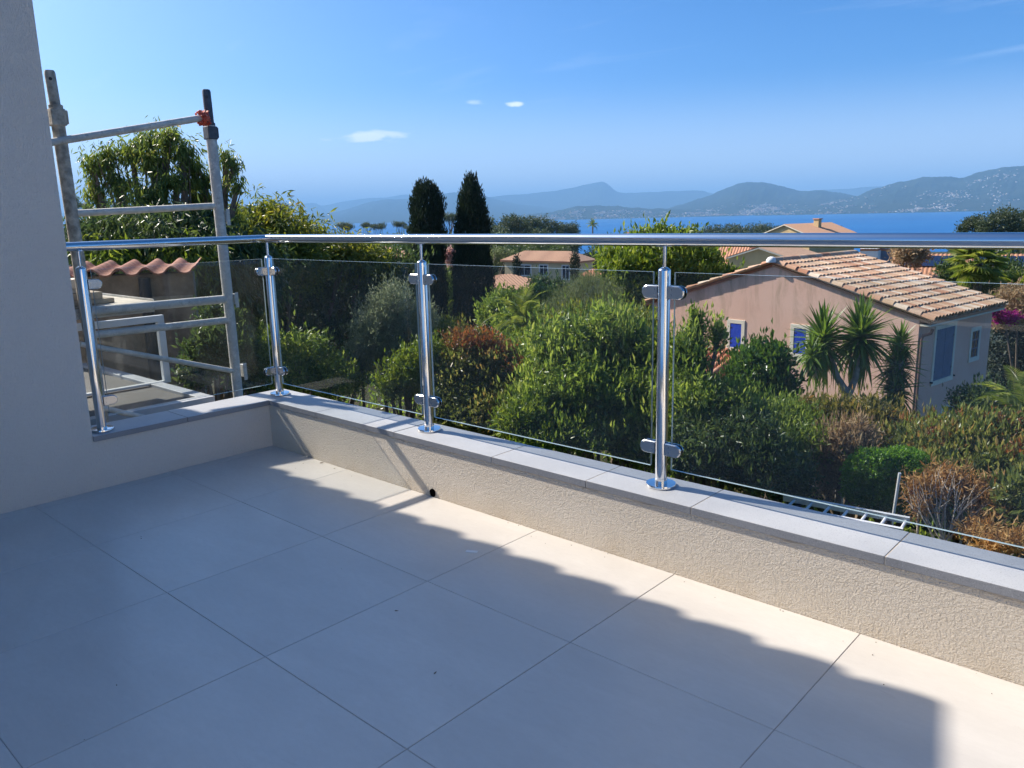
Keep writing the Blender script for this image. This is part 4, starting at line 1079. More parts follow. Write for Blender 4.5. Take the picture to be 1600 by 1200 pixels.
def villa(name, c, rz, w, dp, h, pitch_h, wall, roofm, label, hip=True, over=0.45, wins=(), ridge_off=0.0, chimney=None, tile_p=0.22, base=-14.0):
    v = empty(name, (c[0], c[1], c[2] - h), rz, label, "house")
    bz = base - (c[2] - h) if base is not None else 0
    m_ = MB(); 
    if hip: m_.box((-w/2, -dp/2, bz), (w/2, dp/2, h))
    else:
        g_ = [(-w/2, -dp/2, bz), (w/2, -dp/2, bz), (w/2, -dp/2, h), (0, -dp/2, h + pitch_h - 0.02), (-w/2, -dp/2, h)]
        b_ = [(x, dp/2, z) for x, y, z in g_]; m_.add(g_ + b_, [(0, 1, 2, 3, 4), (9, 8, 7, 6, 5), (0, 5, 6, 1), (1, 6, 7, 2), (0, 4, 9, 5)])
    m_.build("wall", wall, v)
    m_ = MB(); W2, D2 = w/2 + over, dp/2 + over; z0, z1 = h, h + pitch_h
    if hip:
        rl = max(0.3, (w - dp) / 2)
        E = [(-W2, -D2, z0), (W2, -D2, z0), (W2, D2, z0), (-W2, D2, z0)]; RR = [(-rl, 0, z1), (rl, 0, z1)]
        roof_face(m_, E[0], E[1], RR[0], RR[1], tile_p); roof_face(m_, E[1], E[2], RR[1], RR[1], tile_p)
        roof_face(m_, E[2], E[3], RR[1], RR[0], tile_p); roof_face(m_, E[3], E[0], RR[0], RR[0], tile_p)
        s = MB().box((-W2, -D2, z0 - 0.12), (W2, D2, z0 + 0.005))
    else:
        zo = z0 - over * pitch_h / (w / 2)
        E = [(W2, -D2, zo), (W2, D2, zo), (0, D2, z1), (0, -D2, z1)]
        roof_face(m_, E[0], E[1], E[3], E[2], tile_p)
        E = [(-W2, D2, zo), (-W2, -D2, zo), (0, -D2, z1), (0, D2, z1)]
        roof_face(m_, E[0], E[1], E[3], E[2], tile_p)
        s = MB(); g_ = [(-W2, -D2, zo - .1), (0, -D2, z1 - .1), (W2, -D2, zo - .1), (W2, -D2, zo), (0, -D2, z1), (-W2, -D2, zo)]
        b_ = [(x, D2, z) for x, y, z in g_]; s.add(g_ + b_, [(0, 1, 4, 5), (1, 2, 3, 4), (6, 11, 10, 7), (7, 10, 9, 8), (0, 6, 7, 1), (1, 7, 8, 2), (2, 8, 9, 3), (5, 4, 10, 11), (4, 3, 9, 10), (0, 5, 11, 6)])
    rr = m_.build("roof", roofm, v); s.build("roof_slab", M['terra_red'] if wall is not M['ochre'] else M['trim'], rr)
    for (xw_, zw_, ww, hw_, sd) in wins:
        m_ = MB(); fr_ = 0.13
        def bx2(a, b, nm, mt, pa):
            if sd == 'f': lo, hi = (xw_ + a[0], -dp/2 - a[2], zw_ + a[1]), (xw_ + b[0], -dp/2 - b[2], zw_ + b[1])
            else: lo, hi = (w/2 + a[2], xw_ + a[0], zw_ + a[1]), (w/2 + b[2], xw_ + b[0], zw_ + b[1])
            l2 = tuple(min(lo[i], hi[i]) for i in range(3)); h2 = tuple(max(lo[i], hi[i]) for i in range(3))
            return MB().box(l2, h2).build(nm, mt, pa)
        f = bx2((-ww/2, -hw_/2, -0.02), (ww/2, hw_/2, 0.03), "window", M['pane'], v)
        for a, b in (((-ww/2 - fr_, hw_/2, -.02), (ww/2 + fr_, hw_/2 + fr_, .06)), ((-ww/2 - fr_, -hw_/2 - fr_, -.02), (ww/2 + fr_, -hw_/2, .06)), ((-ww/2 - fr_, -hw_/2, -.02), (-ww/2, hw_/2, .06)), ((ww/2, -hw_/2, -.02), (ww/2 + fr_, hw_/2, .06)), ((-.03, -hw_/2, .031), (.03, hw_/2, .05))):
            bx2(a, b, "frame", M['white_pvc'], f)
    if chimney:
        x, y, zt_ = chimney
        q_ = MB().box((x - .35, y - .3, h + 0.1), (x + .35, y + .3, h + zt_)).build("chimney", wall, rr)
        MB().box((x - .45, y - .4, h + zt_), (x + .45, y + .4, h + zt_ + .12)).build("chimney_cap", M['terra_red'], rr)
    return v
_ = villa('house', (-51.098, 63.973, -3.576), rad(3), 9.4, 3.2, 5, 0.95, M['sand'], M['terra_far'], 'sand coloured house with a hipped tile roof and white window frames, right of the cypresses', over=0.35, wins=[(-1.95, 4.0, 1.7, 1.0, 'f'), (0.65, 4.05, 0.95, 1.0, 'f'), (3.5, 3.9, 0.8, 1.3, 'f')])
_ = villa('house', (-31.57, 36.202, -3.278), rad(60), 4.4, 6, 4, 0.7, M['cream'], M['terra_far'], 'low salmon tiled roof just below and left of the sand coloured house', )
_ = villa('house', (-22.385, 55.992, -2.21), rad(5), 4.6, 6, 5, 0.72, M['ochre'], M['terra_far'], 'small ochre gabled house showing above the left slope of the pink house roof', hip=False, over=0.12)
_ = villa('house', (-36.952, 98.17, -1.904), rad(-14), 7.2, 9, 6, 1.25, M['ochre'], M['terra_far'], 'orange ochre house with a chimney standing against the blue bay', hip=False, over=0.25, chimney=(1.2, 0.2, 1.75))
_ = villa('house', (-27.191, 59.606, -3.26), rad(16), 7.4, 7, 4, 1.9, M['cream'], M['terra_red'], 'wide red tiled roof between the bright green tree and the ochre gable', over=0.3)
_ = villa('house', (-116.7, 176.811, -4.725), rad(40), 3.5, 3.5, 5, 0.9, M['cream'], M['terra_red'], 'tiny red roof just over the handrail, left of the bright green tree top', over=0.3)
_ = villa('house', (-130.692, 232.86, -6.185), rad(30), 4.6, 3.5, 5, 0.8, M['cream'], M['terra_far'], 'tiny salmon roof just over the handrail, right of the bright green tree top', over=0.3)
_ = villa('house', (-16.897, 61.11, -1.863), rad(10), 1.2, 3, 5, 0.05, M['white_render'], M['white_render'], 'narrow white walled house beyond the pink roof ridge', over=0.02)
_ = villa('house', (-16.477, 62.858, -1.937), rad(10), 1.3, 3, 5, 0.05, M['slate_blue'], M['slate_blue'], 'narrow blue grey walled house beside the white one beyond the pink roof', over=0.02)
solar = villa('house', (-7.816, 50.074, -2.878), rad(-77), 8.0, 7.4, 4.5, 1.25, M['sand'], M['terra_far'], 'low tiled house carrying dark solar panels, behind the fan palm', hip=False, over=0.3)
for k in range(6):
    a = math.atan(1.25 / 4.0); o = MB().box((0, -0.5, 0), (1.65, 0.5, 0.04)).build("solar_panel", M['solar'], solar)
    o.location = (0.55, -3.0 + k * 1.06 + (0.5 if k > 2 else 0), 4.5 + 1.25 - 0.55 * math.tan(a) + 0.09); o.rotation_euler = (0, a, 0)
MB().box((-1.3, -2.9, 5.2), (-0.8, -2.5, 6.35)).build("chimney", M['sand'], solar)
MB().box((-1.38, -2.98, 6.351), (-0.72, -2.42, 6.42)).build("chimney_cap", M['terra_far'], solar)
_ = villa('house', (-56.146, 45.862, -2.332), rad(50), 5.5, 5, 4, 0.9, M['white_render'], M['terra_far'], 'pale house with grey pink roofs left of the cypresses, just under the handrail', )
_ = villa('house', (-58.781, 50.245, -2.798), rad(30), 4.0, 4, 4, 0.7, M['cream'], M['terra_far'], 'small roof touching the left cypress, under the handrail', )
_ = villa('house', (-35.679, 51.682, -3.824), rad(35), 2.2, 3, 4, 0.5, M['cream'], M['terra_red'], 'scrap of red roof between the sand house and the bright green tree', over=0.15)
_ = villa('house', (-24.016, 8.198, 0.562), rad(50), 2.4, 3, 4, 0.3, M['cream'], M['terra_red'], 'low tiled roof behind the left scaffold pole', )

# ---------------------------------------------------------------- garden planting
def plant(name, label, cat, blobs, n, size, mat, seed, stem=None, group=None, r=0.05, base=None, extra=None, limb_sub=3, trunk_mat='bark', core=True, **kw):  # plant, house and far tree positions baked from image pixels at chosen depths
    B = np.array(blobs, float)
    bx_, by_ = base[:2] if base is not None else (B[:, 0].mean(), B[:, 1].mean())
    bz_ = float(ground_z(np.array(bx_), np.array(by_))) if base is None or len(base) < 3 else base[2]
    p = empty(name, (bx_, by_, bz_), 0, label, cat, group)
    Bl = B.copy(); Bl[:, :3] -= np.array([bx_, by_, bz_])
    foliage("foliage", Bl.tolist(), n, size, L[mat], p, seed, **kw)
    limbs("trunk", (0, 0, -0.1), Bl.tolist(), M[trunk_mat], p, r, seed, limb_sub)
    if mat not in ('cypress', 'box', 'goldbrown') and size < .2:         # young shoots standing out of the crown
        foliage("shoots", Bl.tolist(), max(60, n // 12), size * 1.1, L[mat], p, seed + 7, aspect=kw.get('aspect', .4) * .9, up=1.1 if kw.get('droop', 0) < .2 else -.4, per=11, shell=.04, lump=.5, cull=.8, zlo=-.2, twig=2.6, spread=.45)
    if extra:
        for i, (nm, bl, n2, s2, m2, k2) in enumerate(extra):
            b2 = np.array(bl, float); b2[:, :3] -= np.array([bx_, by_, bz_])
            foliage(nm, b2.tolist(), n2, s2, L[m2], p, seed + 50 + i, **k2)
    return p
def stems(name, base, tops, mat, parent, r=0.008, seed=0):
    rg = random.Random(seed); mb = MB(); b = Vector(base)
    for tpt in tops:
        e = Vector(tpt); m = b.lerp(e, 0.5) + Vector((rg.uniform(-.06, .06), rg.uniform(-.06, .06), rg.uniform(0, .08)))
        mb.tube([b + Vector((rg.uniform(-.04, .04), rg.uniform(-.04, .04), 0)), m, e], [r, r * .7, r * .3], 5, cap=False)
        for _ in range(5):
            s = m.lerp(e, rg.uniform(0, .8)); d_ = (e - b).normalized() * rg.uniform(.1, .3) + Vector((rg.uniform(-.15, .15), rg.uniform(-.15, .15), rg.uniform(0, .1)))
            mb.tube([s, s + d_], [r * .4, r * .15], 4, cap=False)
    return mb.build(name, mat, parent)
plant('eucalyptus_tree', 'tall eucalyptus with drooping narrow leaves behind the scaffold', 'tree', [(-8.82, 3.2, 2.28, 0.17, 0.17, 0.17), (-8.83, 3.51, 2.45, 0.19, 0.19, 0.17), (-8.44, 3.6, 2.48, 0.17, 0.17, 0.15), (-8.24, 3.71, 2.25, 0.18, 0.18, 0.17), (-8.55, 3.4, 2.12, 0.25, 0.25, 0.2), (-9.09, 2.92, 2.18, 0.18, 0.18, 0.17), (-9.23, 2.75, 2.05, 0.12, 0.12, 0.17), (-9.15, 2.72, 1.71, 0.12, 0.12, 0.13), (-8.9, 2.98, 1.78, 0.17, 0.17, 0.17), (-8.29, 3.88, 2.01, 0.15, 0.15, 0.15), (-8.15, 3.95, 1.83, 0.12, 0.12, 0.14), (-8.26, 3.57, 1.81, 0.23, 0.23, 0.18), (-8.34, 3.17, 1.65, 0.25, 0.25, 0.18), (-8.26, 3.91, 1.55, 0.2, 0.2, 0.17), (-7.76, 4.14, 2.17, 0.12, 0.12, 0.11), (-7.64, 4.2, 2.0, 0.07, 0.07, 0.13), (-7.56, 4.18, 1.72, 0.07, 0.07, 0.15), (-7.94, 4.13, 1.77, 0.08, 0.08, 0.12), (-8.98, 3.05, 1.32, 0.34, 0.34, 0.17), (-8.47, 3.51, 1.31, 0.36, 0.36, 0.2), (-8.18, 4.03, 1.23, 0.27, 0.27, 0.22), (-9.09, 2.67, 1.31, 0.15, 0.15, 0.12), (-7.96, 4.26, 1.32, 0.15, 0.15, 0.15)], 20000, 0.092, 'euc', 11, aspect=0.22, droop=0.42, spread=0.62, up=-0.1, per=18, shell=0.9, lump=0.5, r=0.1, cull=0.2, twig=1.5, var=0.4, base=(-8.411, 3.087))
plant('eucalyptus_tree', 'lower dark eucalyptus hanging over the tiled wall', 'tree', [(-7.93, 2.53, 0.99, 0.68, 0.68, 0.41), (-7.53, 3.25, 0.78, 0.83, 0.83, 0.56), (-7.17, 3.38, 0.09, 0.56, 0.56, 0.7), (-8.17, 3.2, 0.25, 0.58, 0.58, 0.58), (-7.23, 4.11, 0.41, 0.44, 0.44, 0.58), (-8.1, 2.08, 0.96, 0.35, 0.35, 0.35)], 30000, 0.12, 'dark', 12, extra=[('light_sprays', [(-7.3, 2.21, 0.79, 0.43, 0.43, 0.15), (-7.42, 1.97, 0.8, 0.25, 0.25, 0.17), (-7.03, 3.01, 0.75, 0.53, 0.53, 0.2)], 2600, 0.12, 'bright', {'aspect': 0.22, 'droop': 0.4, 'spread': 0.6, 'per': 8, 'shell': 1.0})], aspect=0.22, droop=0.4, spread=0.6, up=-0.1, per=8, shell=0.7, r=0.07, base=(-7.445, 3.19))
plant('mimosa_tree', 'yellowish green mimosa rising over the corner of the railing', 'tree', [(-8.86, 5.55, 0.98, 0.54, 0.54, 0.47), (-9.14, 5.27, 0.88, 0.36, 0.36, 0.51), (-8.81, 6.22, 0.73, 0.44, 0.44, 0.44), (-8.36, 6.59, 0.6, 0.35, 0.35, 0.3), (-8.59, 5.66, 0.48, 0.68, 0.68, 0.45), (-8.54, 7.08, 0.46, 0.54, 0.54, 0.29), (-9.04, 5.51, 1.37, 0.18, 0.18, 0.16)], 24000, 0.1, 'yellow', 13, aspect=0.28, droop=0.25, per=7, shell=0.85, lump=0.35, r=0.06, twig=2.2, base=(-8.805, 5.522))
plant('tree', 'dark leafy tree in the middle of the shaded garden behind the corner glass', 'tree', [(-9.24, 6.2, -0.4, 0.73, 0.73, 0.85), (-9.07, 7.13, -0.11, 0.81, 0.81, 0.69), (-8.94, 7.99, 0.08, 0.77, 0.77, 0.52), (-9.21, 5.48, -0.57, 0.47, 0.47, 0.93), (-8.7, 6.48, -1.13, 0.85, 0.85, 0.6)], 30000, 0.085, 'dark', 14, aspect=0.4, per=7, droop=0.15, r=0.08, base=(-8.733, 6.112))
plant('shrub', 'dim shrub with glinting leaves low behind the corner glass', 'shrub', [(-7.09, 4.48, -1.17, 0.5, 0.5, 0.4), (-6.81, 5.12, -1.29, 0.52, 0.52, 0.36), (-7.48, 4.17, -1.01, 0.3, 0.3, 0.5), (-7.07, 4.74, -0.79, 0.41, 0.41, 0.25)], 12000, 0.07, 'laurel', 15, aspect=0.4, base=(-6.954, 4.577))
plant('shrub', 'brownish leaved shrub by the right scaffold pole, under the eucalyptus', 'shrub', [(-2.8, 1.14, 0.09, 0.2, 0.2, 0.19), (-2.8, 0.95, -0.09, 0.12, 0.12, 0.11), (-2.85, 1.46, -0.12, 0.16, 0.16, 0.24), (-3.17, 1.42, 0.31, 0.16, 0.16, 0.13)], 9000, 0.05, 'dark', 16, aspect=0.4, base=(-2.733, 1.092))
plant('olive_tree', 'grey green olive tree left of the second post', 'tree', [(-6.4, 6.07, -0.22, 0.38, 0.38, 0.4), (-6.52, 5.85, -0.63, 0.44, 0.44, 0.46), (-6.13, 6.2, -0.64, 0.29, 0.29, 0.48), (-6.23, 5.99, -1.05, 0.42, 0.42, 0.38), (-6.22, 6.71, -0.49, 0.17, 0.17, 0.24), (-6.66, 5.6, -1.03, 0.29, 0.29, 0.31)], 30000, 0.045, 'olive', 17, aspect=0.3, per=8, shell=0.8, up=0.5, r=0.05, lump=0.3, base=(-6.131, 5.847))
plant('shrub', 'yellow green bush at the foot of the olive tree', 'shrub', [(-5.29, 5.45, -1.11, 0.29, 0.29, 0.35), (-5.12, 5.67, -0.88, 0.21, 0.21, 0.29), (-5.48, 5.22, -1.3, 0.17, 0.17, 0.19)], 9000, 0.06, 'bright', 18, aspect=0.32, up=0.3, base=(-5.188, 5.39))
plant('shrub', 'leafy yellow green bush in front of the right cypress foot', 'shrub', [(-7.11, 7.97, -1.0, 0.34, 0.34, 0.27), (-7.16, 7.84, -1.29, 0.31, 0.31, 0.31)], 5000, 0.07, 'yellow', 19, base=(-7.045, 7.775))
plant('photinia_hedge', 'photinia hedge with red young leaves below the cypresses', 'hedge', [(-4.78, 6.24, -0.93, 0.41, 0.41, 0.35), (-4.26, 6.4, -1.05, 0.37, 0.37, 0.33), (-3.89, 6.41, -1.25, 0.29, 0.29, 0.32), (-4.7, 5.94, -1.27, 0.44, 0.44, 0.44), (-4.23, 6.0, -1.61, 0.67, 0.67, 0.43), (-4.64, 5.6, -1.69, 0.38, 0.38, 0.48)], 26000, 0.065, 'photinia_green', 20, extra=[('young_leaves', [(-4.74, 6.22, -0.63, 0.41, 0.41, 0.12), (-4.37, 6.38, -0.79, 0.31, 0.31, 0.1), (-3.85, 6.38, -0.97, 0.25, 0.25, 0.09)], 5200, 0.06, 'red', {'aspect': 0.35, 'up': 0.6, 'shell': 1.0})], aspect=0.42, base=(-4.292, 6.038))
plant('laurel_hedge', 'big sunlit laurel bush filling the view between the third and fourth posts', 'bush', [(-2.75, 5.99, -0.56, 0.51, 0.51, 0.36), (-2.44, 6.58, -0.43, 0.52, 0.52, 0.33), (-1.94, 6.68, -0.71, 0.47, 0.47, 0.38), (-2.29, 5.73, -1.02, 0.62, 0.62, 0.45), (-1.78, 6.14, -1.19, 0.62, 0.62, 0.45), (-2.53, 5.18, -1.2, 0.34, 0.34, 0.31), (-2.08, 5.39, -1.42, 0.56, 0.56, 0.22), (-1.46, 6.03, -1.62, 0.48, 0.48, 0.29), (-2.77, 5.73, -0.91, 0.36, 0.36, 0.34), (-1.58, 6.66, -1.01, 0.35, 0.35, 0.5)], 60000, 0.078, 'laurel', 22, aspect=0.34, per=9, up=0.15, shell=0.6, lump=0.34, r=0.08, spread=0.82, twig=1.1, base=(-1.962, 5.767))
plant('shrub', 'bright green fine bush at the lower left edge of the laurel', 'shrub', [(-2.4, 4.73, -1.21, 0.25, 0.25, 0.2), (-2.22, 4.69, -1.45, 0.31, 0.31, 0.12), (-2.53, 4.59, -1.32, 0.12, 0.12, 0.09)], 7000, 0.07, 'bright', 23, aspect=0.26, base=(-2.312, 4.676))
plant('shrub', 'tall green shrub with loose upright sprays right of the nearest post', 'shrub', [(-1.01, 6.2, -0.55, 0.19, 0.19, 0.26), (-0.76, 6.16, -0.99, 0.34, 0.34, 0.2), (-0.83, 5.93, -1.1, 0.35, 0.35, 0.38), (-0.45, 6.25, -1.18, 0.35, 0.35, 0.26), (-1.02, 6.43, -0.19, 0.07, 0.07, 0.2), (-0.81, 6.59, -0.32, 0.06, 0.06, 0.19), (-1.08, 6.3, -0.47, 0.17, 0.17, 0.19)], 24000, 0.068, 'laurel', 24, aspect=0.32, up=0.7, per=8, lump=0.35, shell=0.75, base=(-0.594, 5.93))
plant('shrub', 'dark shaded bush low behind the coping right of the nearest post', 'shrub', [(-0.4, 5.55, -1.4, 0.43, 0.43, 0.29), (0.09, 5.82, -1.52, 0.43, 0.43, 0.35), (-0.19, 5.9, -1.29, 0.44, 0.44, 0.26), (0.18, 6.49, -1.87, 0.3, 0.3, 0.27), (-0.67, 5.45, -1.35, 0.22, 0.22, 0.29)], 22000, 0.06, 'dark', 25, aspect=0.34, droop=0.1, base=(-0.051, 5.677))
plant('citrus_tree', 'rounded glossy citrus tree against the pink gable', 'tree', [(-2.43, 11.53, -1.57, 0.38, 0.38, 0.33), (-2.46, 11.17, -1.78, 0.42, 0.42, 0.37), (-2.12, 11.41, -2.01, 0.32, 0.32, 0.35), (-2.32, 10.92, -2.13, 0.37, 0.37, 0.39)], 14000, 0.095, 'glossy', 26, aspect=0.45, up=0.25, base=(-2.197, 11.244))
plant('hedge', 'olive brown willow-leaved hedge below the yuccas', 'hedge', [(-0.34, 7.64, -1.53, 0.34, 0.34, 0.25), (-0.56, 7.17, -1.51, 0.25, 0.25, 0.2), (-0.02, 7.31, -1.75, 0.4, 0.4, 0.32), (-0.32, 7.04, -1.74, 0.35, 0.35, 0.32)], 18000, 0.07, 'laurel', 27, aspect=0.24, up=0.4, base=(-0.156, 7.311))
plant('photinia_hedge', 'photinia hedge with yellowish sprays under the forked yucca', 'hedge', [(-0.1, 8.12, -1.55, 0.36, 0.36, 0.22), (0.24, 8.7, -1.62, 0.39, 0.39, 0.23), (0.61, 8.99, -1.78, 0.33, 0.33, 0.17), (0.32, 8.16, -1.8, 0.5, 0.5, 0.25), (0.87, 8.67, -1.82, 0.42, 0.42, 0.22)], 22000, 0.075, 'photinia', 28, aspect=0.3, up=0.5, base=(0.365, 8.344))
plant('hedge', 'brown dried hedge section hanging above the box bush', 'hedge', [(0.47, 7.37, -1.67, 0.25, 0.25, 0.25), (0.37, 7.31, -2.02, 0.16, 0.16, 0.24), (0.57, 7.63, -1.55, 0.21, 0.21, 0.13)], 9000, 0.07, 'dry', 29, aspect=0.24, shell=0.8, base=(0.521, 7.238))
plant('photinia_hedge', 'broad photinia hedge along the right side below the grey shutters', 'hedge', [(1.2, 8.29, -1.76, 0.4, 0.4, 0.22), (1.55, 8.62, -1.69, 0.4, 0.4, 0.24), (1.97, 8.99, -1.74, 0.4, 0.4, 0.27), (2.25, 9.37, -1.82, 0.32, 0.32, 0.29), (1.51, 7.97, -1.94, 0.46, 0.46, 0.26), (1.99, 8.26, -1.96, 0.42, 0.42, 0.3), (2.32, 8.27, -2.01, 0.3, 0.3, 0.37)], 38000, 0.078, 'photinia_green', 30, extra=[('young_leaves', [(1.24, 8.37, -1.59, 0.4, 0.4, 0.08), (1.82, 8.92, -1.53, 0.48, 0.48, 0.08), (2.17, 8.22, -1.72, 0.18, 0.18, 0.16)], 2600, 0.075, 'red', {'aspect': 0.3, 'up': 0.6, 'shell': 1.0})], aspect=0.38, up=0.45, spread=0.6, base=(1.747, 8.326))
plant('box_bush', 'dense bright green rounded box bush by the slanted pole', 'bush', [(1.0, 6.86, -1.77, 0.3, 0.3, 0.28), (1.22, 7.2, -1.75, 0.32, 0.32, 0.23), (1.14, 6.94, -1.92, 0.38, 0.38, 0.23), (0.92, 6.74, -1.91, 0.19, 0.19, 0.19)], 44000, 0.028, 'box', 31, aspect=0.55, per=8, shell=0.3, lump=0.12, up=0.3, twig=1.2, base=(1.178, 6.897))
plant('dry_shrub', 'dried golden brown shrub with bare white stems right of the pole', 'shrub', [(1.55, 6.67, -1.75, 0.16, 0.16, 0.14), (1.74, 6.99, -1.72, 0.24, 0.24, 0.11), (2.03, 7.09, -1.82, 0.21, 0.21, 0.14), (2.22, 6.95, -1.95, 0.17, 0.17, 0.13), (1.62, 6.55, -1.9, 0.09, 0.09, 0.09), (2.17, 6.59, -2.06, 0.2, 0.2, 0.09)], 5200, 0.075, 'goldbrown', 32, aspect=0.2, per=8, shell=0.9, trunk_mat='dead_wood', r=0.02, limb_sub=6, lump=0.3, base=(1.865, 6.543))
plant('hedge', 'green broad leaved bush at the right edge past the dry shrub', 'bush', [(2.41, 7.0, -1.92, 0.17, 0.17, 0.26), (2.46, 7.35, -1.8, 0.16, 0.16, 0.2)], 4200, 0.085, 'photinia_green', 33, aspect=0.42, base=(2.504, 6.986))
plant('shrub', 'golden withered tuft at the right edge beside the coping', 'shrub', [(2.42, 6.15, -1.98, 0.16, 0.16, 0.07), (2.53, 6.39, -1.98, 0.1, 0.1, 0.09)], 900, 0.08, 'goldbrown', 34, aspect=0.2, trunk_mat='dead_wood', r=0.015, base=(2.478, 6.17))
plant('shrub', 'low dark green shrub beside the pink house under the small window', 'shrub', [(0.41, 15.08, -2.6, 0.47, 0.47, 0.27), (0.79, 15.13, -2.68, 0.37, 0.37, 0.25), (0.28, 14.51, -2.7, 0.24, 0.24, 0.17)], 7000, 0.09, 'dark', 35, base=(0.604, 14.952))
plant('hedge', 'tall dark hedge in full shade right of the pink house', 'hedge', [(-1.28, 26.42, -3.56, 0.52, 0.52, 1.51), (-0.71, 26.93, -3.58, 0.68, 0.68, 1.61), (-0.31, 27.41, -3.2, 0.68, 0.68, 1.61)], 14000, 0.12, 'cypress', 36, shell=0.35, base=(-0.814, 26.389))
plant('bougainvillea', 'bougainvillea with magenta bracts behind the pink house corner', 'climber', [(-0.83, 24.63, -1.56, 0.63, 0.63, 0.41), (-0.4, 24.98, -1.75, 0.56, 0.56, 0.44), (-1.04, 24.29, -2.09, 0.41, 0.41, 0.26)], 7000, 0.09, 'dry', 37, extra=[('flowers', [(-1.22, 23.67, -1.74, 0.15, 0.15, 0.18), (-0.93, 23.86, -1.98, 0.36, 0.36, 0.16)], 1500, 0.07, 'magenta', {'aspect': 0.8, 'shell': 1.0})], base=(-0.819, 25.507))
plant('tree', 'round leafy tree under the fan palm behind the pink roof', 'tree', [(-4.16, 31.36, -1.28, 0.53, 0.53, 0.39), (-3.11, 33.63, -1.57, 0.85, 0.85, 0.55), (-2.31, 32.9, -1.81, 0.58, 0.58, 0.48), (-3.58, 31.79, -1.65, 0.82, 0.82, 0.44)], 12000, 0.13, 'dark', 38, base=(-3.167, 31.624))
plant('shrub', 'bronze leaved tree beyond the pink roof ridge beside the blue grey house', 'tree', [(-9.98, 45.42, -1.37, 0.71, 0.71, 0.5), (-9.51, 45.8, -1.52, 0.5, 0.5, 0.43)], 3500, 0.2, 'dry', 39, base=(-9.698, 45.332))
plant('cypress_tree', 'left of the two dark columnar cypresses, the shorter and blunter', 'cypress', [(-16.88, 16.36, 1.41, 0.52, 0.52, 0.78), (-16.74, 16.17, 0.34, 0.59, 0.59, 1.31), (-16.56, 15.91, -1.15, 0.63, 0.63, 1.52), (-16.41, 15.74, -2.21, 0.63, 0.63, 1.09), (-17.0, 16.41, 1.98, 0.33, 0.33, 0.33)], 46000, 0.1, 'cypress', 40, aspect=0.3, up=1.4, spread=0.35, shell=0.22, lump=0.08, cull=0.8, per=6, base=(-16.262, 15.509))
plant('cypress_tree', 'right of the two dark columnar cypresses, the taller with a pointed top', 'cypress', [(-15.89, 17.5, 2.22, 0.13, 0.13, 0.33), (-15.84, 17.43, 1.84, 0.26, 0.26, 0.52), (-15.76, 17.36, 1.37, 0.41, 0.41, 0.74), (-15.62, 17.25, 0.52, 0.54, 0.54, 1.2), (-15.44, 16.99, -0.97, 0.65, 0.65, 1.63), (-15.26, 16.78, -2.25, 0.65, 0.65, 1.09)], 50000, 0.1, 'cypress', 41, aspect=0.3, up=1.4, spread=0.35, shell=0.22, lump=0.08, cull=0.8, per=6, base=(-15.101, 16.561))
plant('oleander', 'slim oleander with a pale pink blossom between the cypresses', 'shrub', [(-20.37, 20.58, -1.69, 0.29, 0.29, 0.8), (-20.29, 20.43, -2.47, 0.32, 0.32, 0.8)], 2600, 0.12, 'bright', 42, extra=[('blossom', [(-20.54, 20.78, -0.44, 0.21, 0.21, 0.35)], 900, 0.1, 'blossom', {'aspect': 0.8, 'shell': 1.0})], base=(-20.075, 20.177))
plant('tree', 'bright yellow green tree in front of the far shore, behind the nearest post', 'tree', [(-10.28, 20.47, -0.46, 1.17, 1.17, 0.8), (-10.94, 19.78, -0.76, 0.88, 0.88, 0.63), (-9.46, 21.11, -0.81, 0.84, 0.84, 0.63), (-10.61, 19.86, -1.53, 1.05, 1.05, 0.75), (-9.91, 21.11, -1.82, 1.07, 1.07, 0.64), (-10.94, 20.79, 0.35, 0.23, 0.23, 0.26), (-10.61, 21.13, 0.49, 0.19, 0.19, 0.28), (-10.21, 21.45, 0.33, 0.19, 0.19, 0.21), (-10.15, 22.19, 0.31, 0.2, 0.2, 0.24), (-11.35, 20.37, 0.2, 0.21, 0.21, 0.21), (-9.22, 21.49, -0.29, 0.42, 0.42, 0.34), (-11.98, 20.35, -0.27, 0.48, 0.48, 0.3), (-9.15, 22.72, -1.04, 0.57, 0.57, 0.35)], 42000, 0.15, 'bright', 43, aspect=0.42, lump=0.35, r=0.12, shell=0.6, base=(-9.898, 19.943))
plant('tamarisk', 'airy grey green tamarisk below the sand coloured house', 'shrub', [(-9.71, 15.27, -1.07, 0.6, 0.6, 0.43), (-9.26, 15.71, -1.0, 0.64, 0.64, 0.46), (-9.6, 14.57, -1.43, 0.69, 0.69, 0.42), (-8.54, 14.86, -1.39, 0.61, 0.61, 0.34), (-9.87, 15.93, -0.68, 0.44, 0.44, 0.25)], 30000, 0.06, 'tamarisk', 44, aspect=0.14, up=0.9, per=9, shell=0.85, spread=0.4, base=(-9.411, 15.168))
plant('tree', 'grey green tree beside the right cypress over the salmon roof', 'tree', [(-61.32, 68.4, -3.83, 1.53, 1.53, 0.69), (-62.06, 67.86, -3.36, 1.07, 1.07, 0.69)], 2600, 0.25, 'tamarisk', 45, base=(-37.477, 41.77))
plant('tree', 'leafy green tree at the foot of the low salmon roof', 'tree', [(-12.47, 15.39, -1.51, 0.5, 0.5, 0.46), (-10.91, 13.93, -1.89, 0.53, 0.53, 0.43), (-13.0, 17.66, -1.56, 0.54, 0.54, 0.46), (-10.54, 14.32, -1.73, 0.46, 0.46, 0.35), (-12.03, 14.34, -1.75, 0.37, 0.37, 0.56)], 20000, 0.11, 'laurel', 46, up=0.3, base=(-11.408, 14.589))
